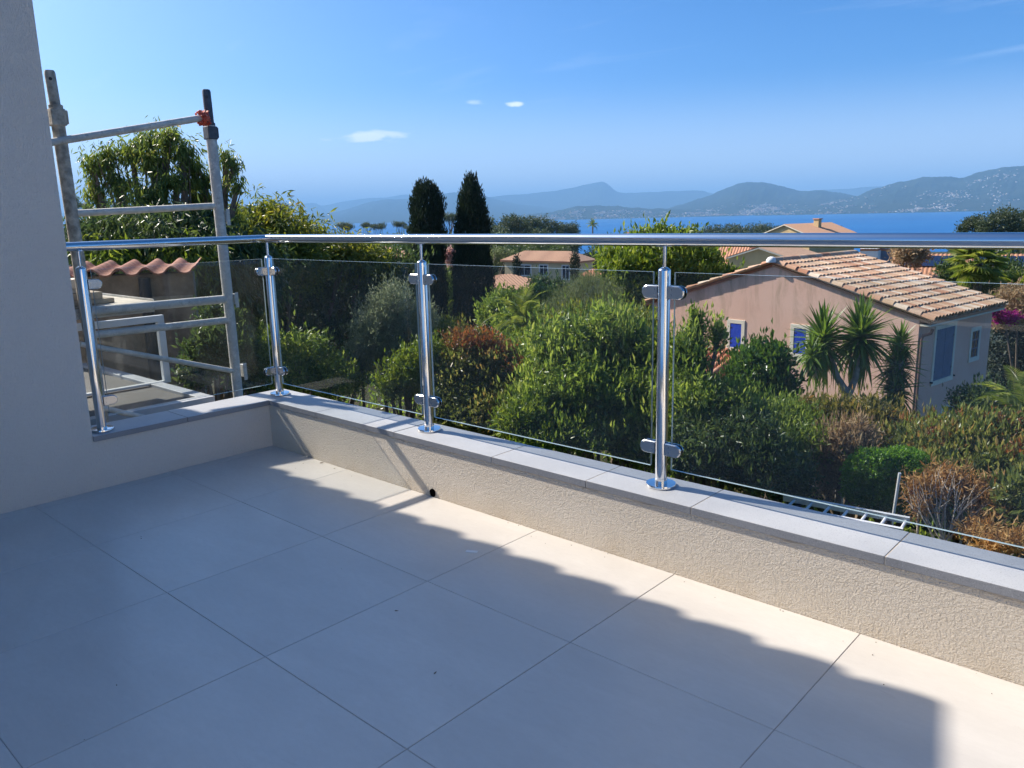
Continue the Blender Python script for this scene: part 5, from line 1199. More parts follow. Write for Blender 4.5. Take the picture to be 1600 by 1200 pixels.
plant('shrub', 'dark round tree in front of the sand coloured house', 'tree', [(-22.13, 28.48, -2.35, 0.52, 0.52, 0.39), (-22.2, 29.73, -2.58, 0.66, 0.66, 0.33)], 3500, 0.16, 'dark', 47, base=(-21.889, 28.409))
plant('shrub', 'yellow green hedge top behind the laurel bush', 'hedge', [(-4.5, 9.08, -0.64, 0.5, 0.5, 0.16), (-4.9, 8.68, -0.73, 0.34, 0.34, 0.16), (-3.99, 9.52, -0.71, 0.38, 0.38, 0.18), (-3.53, 9.22, -0.8, 0.26, 0.26, 0.26)], 12000, 0.075, 'yellow', 48, up=0.4, base=(-4.413, 8.965))
plant('shrub', 'leafy shrub at the foot of the small arching palm', 'shrub', [(-5.35, 8.86, -1.08, 0.42, 0.42, 0.23), (-5.85, 8.37, -1.18, 0.35, 0.35, 0.19), (-5.21, 8.25, -1.27, 0.45, 0.45, 0.27)], 9000, 0.075, 'bright', 49, base=(-5.428, 8.58))
plant('pine_tree', 'sparse dark pine over the handrail left of the rounded pair', 'tree', [(-20.85, 106.16, -1.22, 0.84, 0.84, 0.61), (-20.23, 106.86, -0.79, 0.77, 0.77, 0.69), (-21.18, 105.7, -1.8, 0.61, 0.61, 0.46), (-19.78, 107.01, -1.7, 0.77, 0.77, 0.54)], 3200, 0.24, 'pine', 90, lump=0.4, base=(-20.307, 106.057))
plant('pine_tree', 'rounded olive green pine over the handrail near the right edge', 'tree', [(-17.37, 102.48, -1.02, 1.6, 1.6, 1.23), (-16.42, 103.5, -0.48, 1.45, 1.45, 1.09), (-16.65, 102.96, -1.6, 1.89, 1.89, 1.16), (-17.69, 101.94, -1.85, 1.31, 1.31, 0.87)], 9000, 0.22, 'pine', 91, lump=0.25, base=(-16.522, 102.536))
plant('pine_tree', 'rounded pine cut by the right edge of the photo', 'tree', [(-15.39, 107.07, -1.0, 1.63, 1.63, 1.19), (-14.65, 107.82, -0.73, 1.48, 1.48, 1.04), (-14.95, 107.22, -1.88, 1.93, 1.93, 1.11)], 7000, 0.22, 'pine', 92, lump=0.25, base=(-14.721, 106.903))
# small columnar cypresses before the sand coloured house
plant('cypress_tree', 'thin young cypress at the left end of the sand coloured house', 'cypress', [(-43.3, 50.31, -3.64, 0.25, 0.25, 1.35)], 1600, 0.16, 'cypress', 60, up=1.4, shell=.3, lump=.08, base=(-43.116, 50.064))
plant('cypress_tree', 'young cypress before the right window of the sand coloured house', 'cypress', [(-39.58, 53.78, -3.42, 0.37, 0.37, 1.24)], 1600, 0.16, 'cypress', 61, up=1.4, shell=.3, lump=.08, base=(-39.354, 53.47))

# ---------------------------------------------------------------- yuccas and palms
def blade(n=5, w=0.045, droop=0.25, L_=0.62):
    mb = MB(); v = []
    for k in range(n + 1):
        s = k / n; ww = w * math.sin(math.pi * min(1, 0.12 + s * 0.88)) ** 0.7 * (1 - s * 0.55); z = -droop * s * s
        v += [(s * L_, ww / 2, z + 0.25 * ww), (s * L_, 0, z), (s * L_, -ww / 2, z + 0.25 * ww)]
    f = []
    for k in range(n):
        a = 3 * k; f += [[a, a+1, a+4, a+3], [a+1, a+2, a+5, a+4]]
    mb.add(v, f); return mb.mesh("leaf")
blades = [blade(4, 0.075, d_, l_) for d_, l_ in ((0.02, 0.55), (0.10, 0.60), (0.22, 0.62), (0.42, 0.60))]
for b_ in blades: b_.materials.append(L['yucca'])
def yucca(loc, heads, trunks, label, cnt, seed):
    y_ = empty("yucca", loc, 0, label, "yucca", "yuccas against the pink gable"); o0 = Vector(loc); rg = random.Random(seed)
    for pts, r_ in trunks:
        mb = MB(); mb.tube([Vector(p) - o0 for p in pts], [r_, r_ * .8, r_ * .75][:len(pts)] if len(pts) < 4 else r_, 9); mb.build("trunk", M['pale_bark'], y_, smooth=True)
    for hd, R_, c_n, lean in heads:
        hd = Vector(hd) - o0
        for k in range(c_n):
            s = (k + .5) / c_n; el = rad(88 - 150 * s ** 0.85) + rg.uniform(-.14, .14); az = k * 2.39996 + rg.uniform(-.2, .2)
            me = blades[0 if s < .25 else 1 if s < .5 else 2 if s < .8 else 3]
            o = bpy.data.objects.new("leaf", me); COL.objects.link(o); o.parent = y_
            o.location = hd + Vector((0, 0, -s * R_ * 0.62 + R_ * .12))
            o.rotation_euler = (rg.uniform(-.3, .3), -el, az); sc_ = R_ / 0.48 * rg.uniform(.85, 1.15); o.scale = (sc_, sc_ * 1.15, sc_)
        n_ = c_n * 2; rg2 = np.random.default_rng(seed + c_n); q_ = rg2.uniform(0, 1, n_); el = np.radians(70 - 150 * q_); az = rg2.uniform(0, 6.28, n_)
        ax_d = np.stack([np.cos(el) * np.cos(az), np.cos(el) * np.sin(az), np.sin(el)], -1)
        P0 = np.array(hd) + np.stack([0 * q_, 0 * q_, -q_ * R_ * .65 + R_ * .1], -1)
        nr = unit(np.cross(ax_d, unit(np.stack([-np.sin(az), np.cos(az), 0 * az], -1)) + 1e-3))
        me = leaf_mesh("inner_leaves", P0, unit(ax_d), nr, R_ * rg2.uniform(.6, .95, n_), np.full(n_, 0.05))
        tag(mesh_obj("inner_leaves", me, L['yucca'], y_), kind="stuff")
        n_ = c_n; q_ = rg2.uniform(0, 1, n_); az = rg2.uniform(0, 6.28, n_); el = np.radians(rg2.uniform(-88, -55, n_))
        ax_d = np.stack([np.cos(el) * np.cos(az), np.cos(el) * np.sin(az), np.sin(el)], -1)
        P0 = np.array(hd) + np.stack([.05 * np.cos(az), .05 * np.sin(az), -R_ * (.30 + .45 * q_)], -1)
        me = leaf_mesh("dead_leaves", P0, ax_d, unit(np.cross(ax_d, unit(np.stack([-np.sin(az), np.cos(az), 0 * az], -1)) + 1e-3)), R_ * rg2.uniform(.45, .75, n_), np.full(n_, 0.04))
        tag(mesh_obj("dead_leaves", me, L['dry'], y_), kind="stuff")
    return y_
yucca((-1.842, 14.111, -5.9), [((-2.349, 14.009, -1.407), 0.6, 124, 0), ((-1.787, 14.547, -1.322), 0.63, 134, 0), ((-2.369, 13.502, -1.656), 0.39, 36, 0)], [([(-1.842, 14.111, -5.9), (-1.842, 14.111, -2.664), (-1.824, 14.175, -2.498)], 0.10), ([(-1.824, 14.153, -2.575), (-2.035, 14.065, -2.21), (-2.308, 14.02, -1.498)], 0.085), ([(-1.824, 14.153, -2.575), (-1.752, 14.321, -2.219), (-1.791, 14.507, -1.45)], 0.08)], 'forked yucca with two leafy heads on a bare white trunk', 0, 3)
yucca((-1.01, 14.809, -5.9), [((-1.15, 15.069, -1.534), 0.39, 60, 0), ((-1.155, 14.942, -1.956), 0.47, 95, 0), ((-1.115, 14.843, -2.431), 0.45, 90, 0)], [([(-1.01, 14.809, -5.9), (-1.084, 14.889, -2.368), (-1.15, 15.069, -1.534)], 0.08)], 'single column yucca leafy to the ground at the pink house corner', 0, 5)

def frond_mesh(L_=1.6, n=26, lw=0.035, ll=0.34, droop=0.55, fan=False):
    mb = MB(); rg = random.Random(2)
    if fan:
        for k in range(15):
            a = rad(-105 + 210 * k / 14); d = Vector((math.cos(a), math.sin(a), 0)); s = Vector((-d.y, d.x, 0))
            b = Vector((0.55 * L_, 0, 0.05)); e = b + d * ll * 1.3 + Vector((0, 0, -0.22 * ll - .12 * abs(math.sin(a)))); m_ = b + d * ll * .65 + Vector((0, 0, 0.03))
            mb.add([b, m_ + s * lw, e, m_ - s * lw], [[0, 1, 2], [0, 2, 3]])
        mb.tube([(0, 0, 0), (0.3 * L_, 0, 0.06), (0.56 * L_, 0, 0.05)], [.015, .012, .01], 4)
    else:
        P_ = [Vector((L_ * s * (1 - .12 * s), 0, 0.30 * math.sin(math.pi * s * .8) - droop * s ** 2.2)) for s in [k / 10 for k in range(11)]]
        mb.tube(P_, [0.016 * (1 - k / 13) for k in range(11)], 4)
        for k in range(n):
            s = 0.12 + 0.88 * k / n; i = min(9, int(s * 10)); b = P_[i].lerp(P_[i + 1], s * 10 - i)
            l_ = ll * math.sin(math.pi * (0.18 + 0.78 * s)) 
            for sg in (-1, 1):
                d = Vector((0.65, sg, -0.15 + rg.uniform(-.1, .1))).normalized(); q = Vector((1, 0, 0)) * lw
                mb.add([b, b + d * l_ * .4 + q * .5, b + d * l_ + Vector((0, 0, -.25 * l_)), b + d * l_ * .4 - q * .5], [[0, 1, 2], [0, 2, 3]])
    me = mb.mesh("frond"); me.materials.append(L['palm']); return me
fr_me = frond_mesh(); fan_me = frond_mesh(1.5, lw=0.055, ll=0.7, fan=True)
def palm(name, loc, crown, n, scale, me, label, seed, r_=0.12, lo=-35, hi=80):
    p = empty(name, loc, 0, label, "palm"); o0 = Vector(loc); c_ = Vector(crown) - o0; rg = random.Random(seed)
    mb = MB(); mb.tube([(0, 0, 0), c_ * .5 + Vector((.05, 0, 0)), c_], [r_, r_ * .85, r_ * .8], 9); mb.build("trunk", M['bark'], p, smooth=True)
    for k in range(n):
        s = (k + .5) / n; o = bpy.data.objects.new("frond", me); COL.objects.link(o); o.parent = p
        o.location = c_; o.rotation_euler = (rg.uniform(-.3, .3), -rad(hi + (lo - hi) * s + rg.uniform(-8, 8)), k * 2.39996); q = scale * rg.uniform(.85, 1.1); o.scale = (q, q, q)
    return p
palm("palm_tree", (-6.293, 9.257, -5.8), (-6.382, 9.358, -0.901), 22, 0.60, fr_me, "small arching feather palm rising above the red photinia", 1, 0.11)
palm("fan_palm", (-2.47, 28.242, -6.9), (-2.791, 28.61, -0.772), 34, 0.62, fan_me, "fan palm with a round crown just behind the pink house roof", 2, 0.16, lo=-60)
palm("fan_palm", (-1.471, 29.147, -6.9), (-1.435, 28.205, -1.672), 22, 0.55, fan_me, "second smaller fan palm at the right edge, lower than the first", 3, 0.14, lo=-50)
palm("palm_tree", (1.425, 12.63, -4.6), (1.49, 12.718, -2.205), 12, 0.7, fr_me, "young feather palm low at the right edge beside the dark shrub", 4, 0.08, lo=0)
palm("palm_tree", (-99.333, 137.196, -16.0), (-99.803, 137.845, -1.272), 22, 1.1, fr_me, "lone slim palm standing against the bay just above the handrail", 5, 0.18)
mb = MB(); rg = random.Random(8); b0 = Vector((-3.051, 32.528, -0.77))
for k in range(9):
    a = rg.uniform(-.9, .9); mb.tube([b0 - Vector((0, 0, 1.2)) if k == 0 else b0, b0 + Vector((math.sin(a) * .25, .0, .3)), b0 + Vector((math.sin(a) * .7, .1, .55 + rg.uniform(-.2, .2)))], [.03, .02, .008], 5)
o = mb.build("dead_branch", M['dead_wood'], None, smooth=True); tag(o, "bare whitened branch sticking up behind the fan palm", "branch")
ds_ = empty('bare_stems', (1.866, 6.493, -2.164), 0, 'fan of bare white stems inside the dried golden shrub', 'stems')
stems('stem', (0, 0, -0.1), [(-0.32, -0.044, 0.382), (-0.261, 0.023, 0.426), (-0.206, 0.084, 0.463), (-0.144, 0.135, 0.442), (-0.1, 0.188, 0.486), (-0.038, 0.24, 0.471), (0.023, 0.28, 0.417), (0.091, 0.334, 0.389), (0.158, 0.38, 0.334), (0.241, 0.436, 0.266), (-0.343, -0.092, 0.284), (0.299, 0.47, 0.199)], M['dead_wood'], ds_, 0.009, 4)

# ---------------------------------------------------------------- trees of the middle distance: four kinds, copied one by one
def far_kind(name, kind, seed):
    t_ = empty(name, (0, 0, 0)); rg = random.Random(seed)
    if kind == 'umbrella':
        B = [(rg.uniform(-2.2, 2.2), rg.uniform(-2.2, 2.2), 7.2 + rg.uniform(-.5, .6), 2.0, 2.0, 0.95) for _ in range(7)]; n, s, m_ = 5200, .30, 'pine'
    elif kind == 'round':
        B = [(rg.uniform(-1.6, 1.6), rg.uniform(-1.6, 1.6), 4.6 + rg.uniform(-1.6, 1.9), 1.9, 1.9, 1.7) for _ in range(7)]; n, s, m_ = 6000, .30, 'dark'
    elif kind == 'light':
        B = [(rg.uniform(-1.5, 1.5), rg.uniform(-1.5, 1.5), 4.4 + rg.uniform(-1.6, 1.7), 1.6, 1.6, 1.5) for _ in range(8)]; n, s, m_ = 6000, .26, 'tamarisk'
    else:
        B = [(rg.uniform(-1.9, 1.9), rg.uniform(-1.9, 1.9), 4.6 + rg.uniform(-2.6, 2.6), 1.7, 1.7, 1.35) for _ in range(12)]; n, s, m_ = 11000, .30, 'pine'
    foliage("crown", B, n, s, L[m_], t_, seed, aspect=.4, lump=.35, shell=.6)
    limbs("trunk", (0, 0, -9), B, M['bark'], t_, 0.2, seed, 1)
    return t_
kinds = {(k, v_): far_kind('pine_tree' if k in ('umbrella', 'pine') else 'tree', k, 70 + i * 3 + v_) for i, k in enumerate(('umbrella', 'round', 'light', 'pine')) for v_ in (0, 1)}
used = set()
def far_tree(k, v_, loc, rz, w, h, label, group):
    src_ = kinds[(k, v_)]; sc_ = (w / 7.0,) * 3; loc = (loc[0], loc[1], loc[2] + h - 8.6 * w / 7.0)
    if (k, v_) not in used:
        used.add((k, v_)); src_.location = loc; src_.rotation_euler = (0, 0, rz); src_.scale = sc_; t_ = src_; t_["label"] = label
    else: t_ = copy_tree(src_, loc, rz, sc_, label)
    t_["category"] = "tree"; t_["group"] = group; return t_
for a_ in (
    ('umbrella', 1, (-189.7, 139.1, -18.9), 4.6, 5.2, 19.1, 'first from the left: flat topped umbrella pine on the skyline left of the cypresses', 'umbrella pines on the skyline'),
    ('umbrella', 0, (-209.7, 162.4, -20.2), 5.21, 4.2, 20.2, 'second from the left: flat topped umbrella pine on the skyline left of the cypresses', 'umbrella pines on the skyline'),
    ('umbrella', 0, (-190.7, 152.0, -19.2), 4.02, 4.6, 19.0, 'third from the left: flat topped umbrella pine on the skyline left of the cypresses', 'umbrella pines on the skyline'),
    ('umbrella', 0, (-193.6, 163.3, -19.7), 0.7, 4.4, 19.8, 'fourth from the left: flat topped umbrella pine on the skyline left of the cypresses', 'umbrella pines on the skyline'),
    ('umbrella', 1, (-183.5, 158.4, -19.2), 5.38, 3.5, 18.2, 'fifth from the left: flat topped umbrella pine on the skyline left of the cypresses', 'umbrella pines on the skyline'),
    ('umbrella', 1, (-145.5, 138.6, -17.2), 3.37, 5.5, 19.4, 'sixth from the left: flat topped umbrella pine on the skyline left of the cypresses', 'umbrella pines on the skyline'),
    ('pine', 0, (-130.5, 138.1, -16.7), 0.08, 8.9, 17.9, 'second from the left: dark pine in the clump right of the cypresses', 'pine clump right of the cypresses'),
    ('pine', 0, (-120.8, 133.3, -16.3), 2.53, 8.1, 17.9, 'fourth from the left: dark pine in the clump right of the cypresses', 'pine clump right of the cypresses'),
    ('pine', 0, (-121.5, 139.5, -16.5), 5.68, 8.3, 17.7, 'fifth from the left: dark pine in the clump right of the cypresses', 'pine clump right of the cypresses'),
    ('pine', 1, (-115.7, 137.9, -16.3), 0.99, 7.3, 17.6, 'sixth from the left: dark pine in the clump right of the cypresses', 'pine clump right of the cypresses'),
    ('pine', 0, (-119.4, 148.0, -16.8), 0.86, 6.7, 16.9, 'eighth from the left: dark pine in the clump right of the cypresses', 'pine clump right of the cypresses'),
    ('pine', 1, (-119.9, 154.3, -17.0), 0.79, 6.3, 16.6, 'ninth from the left: dark pine in the clump right of the cypresses', 'pine clump right of the cypresses'),
    ('pine', 0, (-121.3, 159.6, -17.2), 6.03, 4.2, 15.4, 'tenth from the left: dark pine in the clump right of the cypresses', 'pine clump right of the cypresses'),
    ('pine', 0, (-101.1, 109.1, -14.9), 1.3, 6.8, 14.4, 'third from the left: dark pine in the clump right of the cypresses', 'pine clump right of the cypresses'),
    ('pine', 0, (-94.4, 115.1, -14.9), 5.95, 6.8, 13.7, 'seventh from the left: dark pine in the clump right of the cypresses', 'pine clump right of the cypresses'),
    ('pine', 0, (-118.2, 121.3, -15.8), 5.41, 5.5, 15.4, 'first from the left: dark pine in the clump right of the cypresses', 'pine clump right of the cypresses'),
    ('pine', 1, (-149.1, 271.7, -22.3), 1.94, 10.6, 17.0, 'first from the left: dark pine before the bay, near the chimney house', 'pines before the bay'),
    ('pine', 0, (-145.8, 275.2, -22.4), 3.34, 13.1, 18.6, 'second from the left: dark pine before the bay, near the chimney house', 'pines before the bay'),
    ('pine', 0, (-145.6, 289.2, -22.9), 1.13, 13.5, 19.1, 'fourth from the left: dark pine before the bay, near the chimney house', 'pines before the bay'),
    ('pine', 0, (-136.3, 283.8, -22.5), 5.99, 13.1, 18.5, 'fifth from the left: dark pine before the bay, near the chimney house', 'pines before the bay'),
    ('pine', 1, (-131.9, 288.0, -22.6), 1.85, 11.1, 19.2, 'seventh from the left: dark pine before the bay, near the chimney house', 'pines before the bay'),
    ('pine', 1, (-137.7, 309.9, -23.7), 2.57, 7.7, 18.8, 'eighth from the left: dark pine before the bay, near the chimney house', 'pines before the bay'),
    ('pine', 0, (-121.8, 324.6, -24.0), 1.64, 9.3, 19.4, 'ninth from the left: dark pine before the bay, near the chimney house', 'pines before the bay'),
    ('pine', 1, (-118.6, 327.2, -24.0), 1.87, 6.7, 18.3, 'tenth from the left: dark pine before the bay, near the chimney house', 'pines before the bay'),
    ('pine', 0, (-118.0, 231.2, -20.0), 3.7, 12.1, 15.8, 'third from the left: dark pine before the bay, near the chimney house', 'pines before the bay'),
    ('pine', 1, (-115.1, 247.5, -20.6), 0.41, 12.6, 15.7, 'sixth from the left: dark pine before the bay, near the chimney house', 'pines before the bay'),
    ('umbrella', 1, (-82.4, 51.1, -12.1), 5.07, 3.1, 15.4, 'umbrella pine rising behind the mimosa', 'pines on the left skyline'),
    ('umbrella', 1, (-99.1, 56.7, -13.4), 4.32, 3.5, 16.7, 'umbrella pine behind the right scaffold pole', 'pines on the left skyline'),
    ('round', 0, (-62.2, 21.2, -9.9), 2.98, 1.3, 13.6, 'dark tree at the wall edge behind the left scaffold pole', 'pines on the left skyline'),
    ('umbrella', 0, (-115.6, 41.9, -13.8), 0.35, 2.3, 18.0, 'small umbrella pine between the wall and the eucalyptus', 'pines on the left skyline'),
    ('round', 0, (-66.3, 44.5, -10.9), 5.89, 3.2, 12.0, 'dark tree filling the gap right of the mimosa', 'pines on the left skyline'),
    ('round', 0, (-119.3, 72.0, -14.5), 2.81, 6.0, 14.1, 'dark round tree, first from the left in the farthest row of garden trees', 'trees scattered among the gardens'),
    ('pine', 1, (-124.2, 79.7, -14.9), 2.14, 7.2, 13.5, 'dense dark tree, second from the left in the farthest row of garden trees', 'trees scattered among the gardens'),
    ('pine', 1, (-118.6, 80.3, -14.7), 5.33, 6.7, 13.5, 'dense dark tree, third from the left in the farthest row of garden trees', 'trees scattered among the gardens'),
    ('round', 1, (-128.5, 91.0, -15.3), 5.69, 7.2, 14.8, 'dark round tree, fourth from the left in the farthest row of garden trees', 'trees scattered among the gardens'),
    ('round', 1, (-124.8, 93.2, -15.3), 1.1, 7.6, 14.0, 'dark round tree, fifth from the left in the farthest row of garden trees', 'trees scattered among the gardens'),
    ('round', 0, (-100.9, 79.0, -14.0), 0.5, 5.3, 13.0, 'dark round tree, sixth from the left in the farthest row of garden trees', 'trees scattered among the gardens'),
    ('round', 1, (-119.0, 98.6, -15.2), 4.04, 7.9, 14.5, 'dark round tree, seventh from the left in the farthest row of garden trees', 'trees scattered among the gardens'),
    ('round', 0, (-117.7, 102.1, -15.3), 0.81, 6.8, 13.6, 'dark round tree, eighth from the left in the farthest row of garden trees', 'trees scattered among the gardens'),
    ('round', 1, (-113.5, 104.6, -15.2), 2.31, 6.3, 13.4, 'dark round tree, ninth from the left in the farthest row of garden trees', 'trees scattered among the gardens'),
    ('pine', 1, (-97.8, 94.5, -14.4), 5.95, 7.3, 13.5, 'dense dark tree, tenth from the left in the farthest row of garden trees', 'trees scattered among the gardens'),
    ('round', 0, (-92.3, 94.7, -14.2), 0.7, 6.0, 13.2, 'dark round tree, eleventh from the left in the farthest row of garden trees', 'trees scattered among the gardens'),
    ('round', 0, (-94.3, 102.9, -14.5), 0.55, 7.3, 13.4, 'dark round tree, twelfth from the left in the farthest row of garden trees', 'trees scattered among the gardens'),
    ('round', 1, (-97.2, 111.4, -14.9), 4.31, 6.0, 12.5, 'dark round tree, thirteenth from the left in the farthest row of garden trees', 'trees scattered among the gardens'),
    ('round', 1, (-93.6, 113.9, -14.9), 4.77, 7.6, 13.2, 'dark round tree, fourteenth from the left in the farthest row of garden trees', 'trees scattered among the gardens'),
    ('pine', 0, (-80.4, 104.2, -14.2), 2.94, 6.3, 11.9, 'dense dark tree, fifteenth from the left in the farthest row of garden trees', 'trees scattered among the gardens'),
    ('round', 1, (-77.9, 107.6, -14.2), 2.16, 6.8, 10.7, 'dark round tree, sixteenth from the left in the farthest row of garden trees', 'trees scattered among the gardens'),
    ('pine', 0, (-69.1, 140.8, -15.3), 1.36, 7.3, 11.5, 'dense dark tree, seventeenth from the left in the farthest row of garden trees', 'trees scattered among the gardens'),
    ('round', 0, (-62.0, 136.0, -14.9), 0.69, 6.0, 10.4, 'dark round tree, eighteenth from the left in the farthest row of garden trees', 'trees scattered among the gardens'),
    ('round', 0, (-56.4, 134.4, -14.8), 3.66, 6.2, 10.9, 'dark round tree, nineteenth from the left in the farthest row of garden trees', 'trees scattered among the gardens'),
    ('round', 1, (-60.0, 151.1, -15.5), 5.37, 8.1, 13.1, 'dark round tree, twentieth from the left in the farthest row of garden trees', 'trees scattered among the gardens'),
    ('round', 1, (-51.8, 141.7, -15.0), 5.9, 5.7, 11.5, 'dark round tree, twenty-first from the left in the farthest row of garden trees', 'trees scattered among the gardens'),
    ('round', 0, (-29.2, 147.6, -15.0), 3.69, 5.8, 12.0, 'dark round tree, twenty-second from the left in the farthest row of garden trees', 'trees scattered among the gardens'),
    ('round', 1, (-32.7, 179.2, -16.3), 3.05, 6.1, 12.2, 'dark round tree, twenty-fourth from the left in the farthest row of garden trees', 'trees scattered among the gardens'),
    ('round', 0, (-26.2, 162.0, -15.6), 4.85, 5.9, 12.4, 'dark round tree, twenty-fifth from the left in the farthest row of garden trees', 'trees scattered among the gardens'),
    ('round', 1, (-20.0, 146.1, -14.8), 4.85, 5.3, 11.6, 'dark round tree, twenty-seventh from the left in the farthest row of garden trees', 'trees scattered among the gardens'),
    ('light', 1, (-77.8, 46.9, -11.7), 3.21, 4.2, 11.2, 'pale grey green tree, first from the left in the third row of garden trees back', 'trees scattered among the gardens'),
    ('round', 1, (-87.7, 56.9, -12.7), 1.75, 5.7, 11.1, 'dark round tree, second from the left in the third row of garden trees back', 'trees scattered among the gardens'),
    ('round', 1, (-80.0, 55.6, -12.2), 4.23, 4.9, 10.8, 'dark round tree, third from the left in the third row of garden trees back', 'trees scattered among the gardens'),
    ('pine', 0, (-68.4, 51.2, -11.3), 5.51, 4.6, 10.8, 'dense dark tree, fourth from the left in the third row of garden trees back', 'trees scattered among the gardens'),
    ('pine', 1, (-64.2, 51.2, -11.1), 5.32, 4.4, 9.9, 'dense dark tree, fifth from the left in the third row of garden trees back', 'trees scattered among the gardens'),
    ('round', 1, (-70.3, 60.1, -11.8), 5.15, 5.4, 10.4, 'dark round tree, sixth from the left in the third row of garden trees back', 'trees scattered among the gardens'),
    ('pine', 1, (-74.8, 67.3, -12.4), 5.65, 5.3, 10.6, 'dense dark tree, seventh from the left in the third row of garden trees back', 'trees scattered among the gardens'),
    ('pine', 0, (-66.7, 63.5, -11.8), 2.64, 5.5, 10.3, 'dense dark tree, eighth from the left in the third row of garden trees back', 'trees scattered among the gardens'),
    ('light', 0, (-57.4, 58.4, -11.0), 4.11, 4.7, 9.7, 'pale grey green tree, ninth from the left in the third row of garden trees back', 'trees scattered among the gardens'),
    ('pine', 0, (-66.7, 71.0, -12.2), 0.76, 5.4, 10.0, 'dense dark tree, tenth from the left in the third row of garden trees back', 'trees scattered among the gardens'),
    ('round', 0, (-63.1, 71.0, -12.0), 6.16, 5.3, 10.0, 'dark round tree, eleventh from the left in the third row of garden trees back', 'trees scattered among the gardens'),
    ('round', 0, (-58.1, 70.1, -11.7), 0.42, 4.6, 10.3, 'dark round tree, twelfth from the left in the third row of garden trees back', 'trees scattered among the gardens'),
    ('round', 0, (-57.9, 73.9, -11.9), 4.6, 4.5, 10.0, 'dark round tree, thirteenth from the left in the third row of garden trees back', 'trees scattered among the gardens'),
    ('round', 1, (-43.1, 90.8, -12.3), 5.44, 4.9, 10.1, 'dark round tree, fourteenth from the left in the third row of garden trees back', 'trees scattered among the gardens'),
    ('round', 1, (-18.5, 95.3, -12.0), 5.51, 3.9, 10.0, 'dark round tree, sixteenth from the left in the third row of garden trees back', 'trees scattered among the gardens'),
    ('pine', 1, (-20.2, 114.6, -13.4), 2.0, 4.8, 10.7, 'dense dark tree, twenty-third from the left in the farthest row of garden trees', 'trees scattered among the gardens'),
    ('round', 1, (-15.0, 101.3, -12.4), 5.39, 4.3, 9.6, 'dark round tree, seventeenth from the left in the third row of garden trees back', 'trees scattered among the gardens'),
    ('round', 0, (-14.7, 113.0, -13.3), 0.21, 5.2, 10.5, 'dark round tree, twenty-sixth from the left in the farthest row of garden trees', 'trees scattered among the gardens'),
    ('light', 0, (-57.3, 34.5, -10.0), 4.18, 4.3, 8.4, 'pale grey green tree, first from the left in the second row of garden trees back', 'trees scattered among the gardens'),
    ('light', 0, (-64.5, 41.9, -10.7), 4.52, 4.1, 9.1, 'pale grey green tree, second from the left in the second row of garden trees back', 'trees scattered among the gardens'),
    ('round', 1, (-52.0, 36.1, -9.7), 5.65, 3.8, 8.6, 'dark round tree, third from the left in the second row of garden trees back', 'trees scattered among the gardens'),
    ('round', 1, (-47.7, 45.1, -9.9), 4.83, 3.8, 7.8, 'dark round tree, fourth from the left in the second row of garden trees back', 'trees scattered among the gardens'),
    ('light', 0, (-41.3, 42.1, -9.4), 1.47, 4.0, 7.8, 'pale grey green tree, fifth from the left in the second row of garden trees back', 'trees scattered among the gardens'),
    ('pine', 0, (-33.4, 69.3, -10.6), 3.44, 4.9, 8.0, 'dense dark tree, sixth from the left in the second row of garden trees back', 'trees scattered among the gardens'),
    ('round', 0, (-17.7, 77.5, -10.8), 4.51, 4.0, 7.6, 'dark round tree, fifteenth from the left in the third row of garden trees back', 'trees scattered among the gardens'),
    ('pine', 1, (-13.9, 72.1, -10.3), 0.41, 3.8, 7.5, 'dense dark tree, seventh from the left in the second row of garden trees back', 'trees scattered among the gardens'),
    ('light', 0, (-12.3, 73.3, -10.4), 0.17, 3.2, 7.6, 'pale grey green tree, eighth from the left in the second row of garden trees back', 'trees scattered among the gardens'),
    ('light', 0, (-10.4, 72.1, -10.3), 1.43, 4.1, 7.8, 'pale grey green tree, ninth from the left in the second row of garden trees back', 'trees scattered among the gardens'),
    ('round', 0, (-9.6, 78.2, -10.7), 4.51, 3.4, 7.9, 'dark round tree, tenth from the left in the second row of garden trees back', 'trees scattered among the gardens'),
    ('round', 1, (-38.6, 25.3, -8.6), 4.93, 3.1, 7.3, 'dark round tree, first from the left in the nearest row of garden trees', 'trees scattered among the gardens'),
    ('pine', 0, (-35.2, 25.0, -8.4), 2.74, 3.0, 6.9, 'dense dark tree, second from the left in the nearest row of garden trees', 'trees scattered among the gardens'),
    ('round', 1, (-29.7, 28.3, -8.3), 2.43, 2.9, 7.0, 'dark round tree, third from the left in the nearest row of garden trees', 'trees scattered among the gardens'),
    ('light', 0, (-29.0, 30.0, -8.3), 2.27, 3.2, 6.9, 'pale grey green tree, fourth from the left in the nearest row of garden trees', 'trees scattered among the gardens')):
    far_tree(*a_)

# ground cover that nobody could count
gc = np.random.default_rng(77)
n_ = 52000; a_ = gc.uniform(rad(88), rad(178), n_); d_ = 7.0 + 60 * gc.uniform(0, 1, n_) ** 1.7
P_ = np.stack([CAM.x + d_ * np.cos(a_), CAM.y + d_ * np.sin(a_)], -1); z_ = ground_z(P_[:, 0], P_[:, 1])
keep = ~((P_[:, 0] < 0.3) & (P_[:, 1] < 1.2)) & (P_[:, 1] > 0.6)
P_ = np.concatenate([P_, z_[:, None]], 1)[keep]; d_ = d_[keep]; m_ = len(P_)
ax2 = unit(gc.normal(size=(m_, 3)) * .5 + np.array([0, 0, 1.0])); s_ = 0.07 + 0.006 * d_
me = leaf_mesh("ground_cover", P_ + gc.uniform(0, .2, (m_, 1)) * np.array([[0, 0, 1.0]]), ax2, unit(np.cross(ax2, unit(gc.normal(size=(m_, 3))))), s_ * gc.uniform(.6, 1.4, m_), s_ * .45)
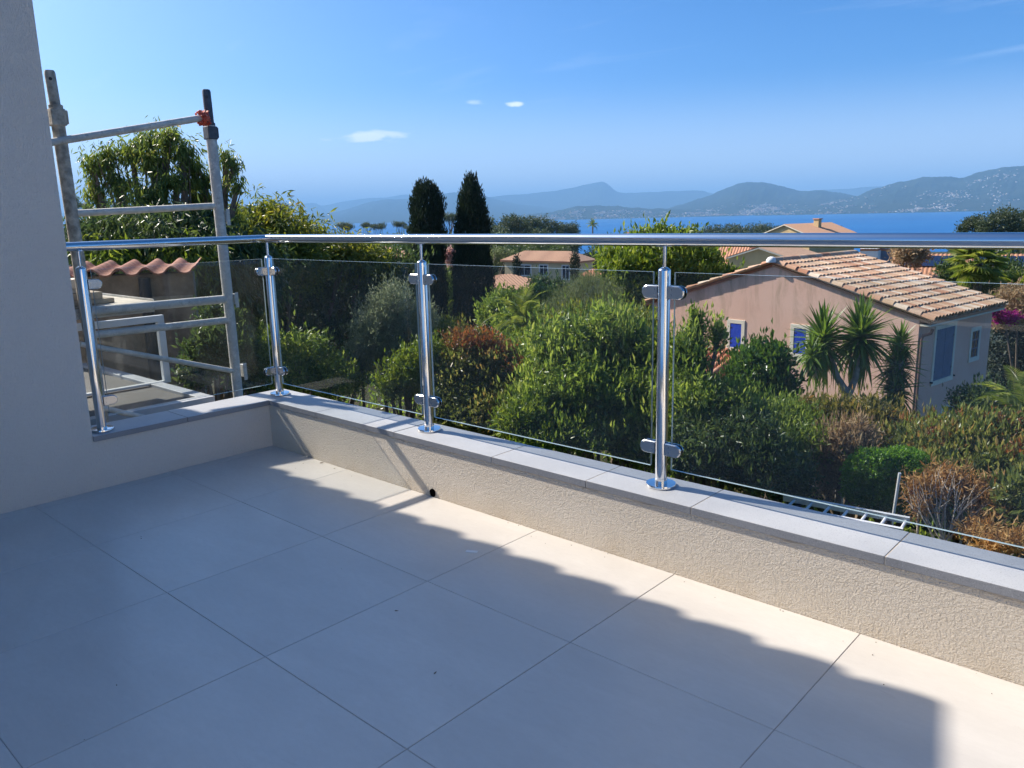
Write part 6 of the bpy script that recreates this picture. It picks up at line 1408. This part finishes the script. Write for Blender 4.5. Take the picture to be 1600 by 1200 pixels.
o = mesh_obj("ground_cover", me, L['laurel']); tag(o, "low leafy ground cover under the garden shrubs", "ground cover", kind="stuff")

# ---------------------------------------------------------------- haze over the bay
hz = MB().box((-26000, -26000, SEA - 70), (26000, 26000, 700)).build("haze", None)
hm = bpy.data.materials.new("pale_haze"); hm.use_nodes = True; hm.node_tree.nodes.clear()
ho = hm.node_tree.nodes.new("ShaderNodeOutputMaterial"); pv = hm.node_tree.nodes.new("ShaderNodeVolumePrincipled")
pv.inputs['Color'].default_value = (0.30, 0.60, 1.0, 1); pv.inputs['Density'].default_value = 1.2e-04; pv.inputs['Anisotropy'].default_value = 0.0
hm.node_tree.links.new(pv.outputs[0], ho.inputs['Volume'])
hz.data.materials.clear(); hz.data.materials.append(hm); tag(hz, "pale blue sea haze", "haze", kind="stuff")
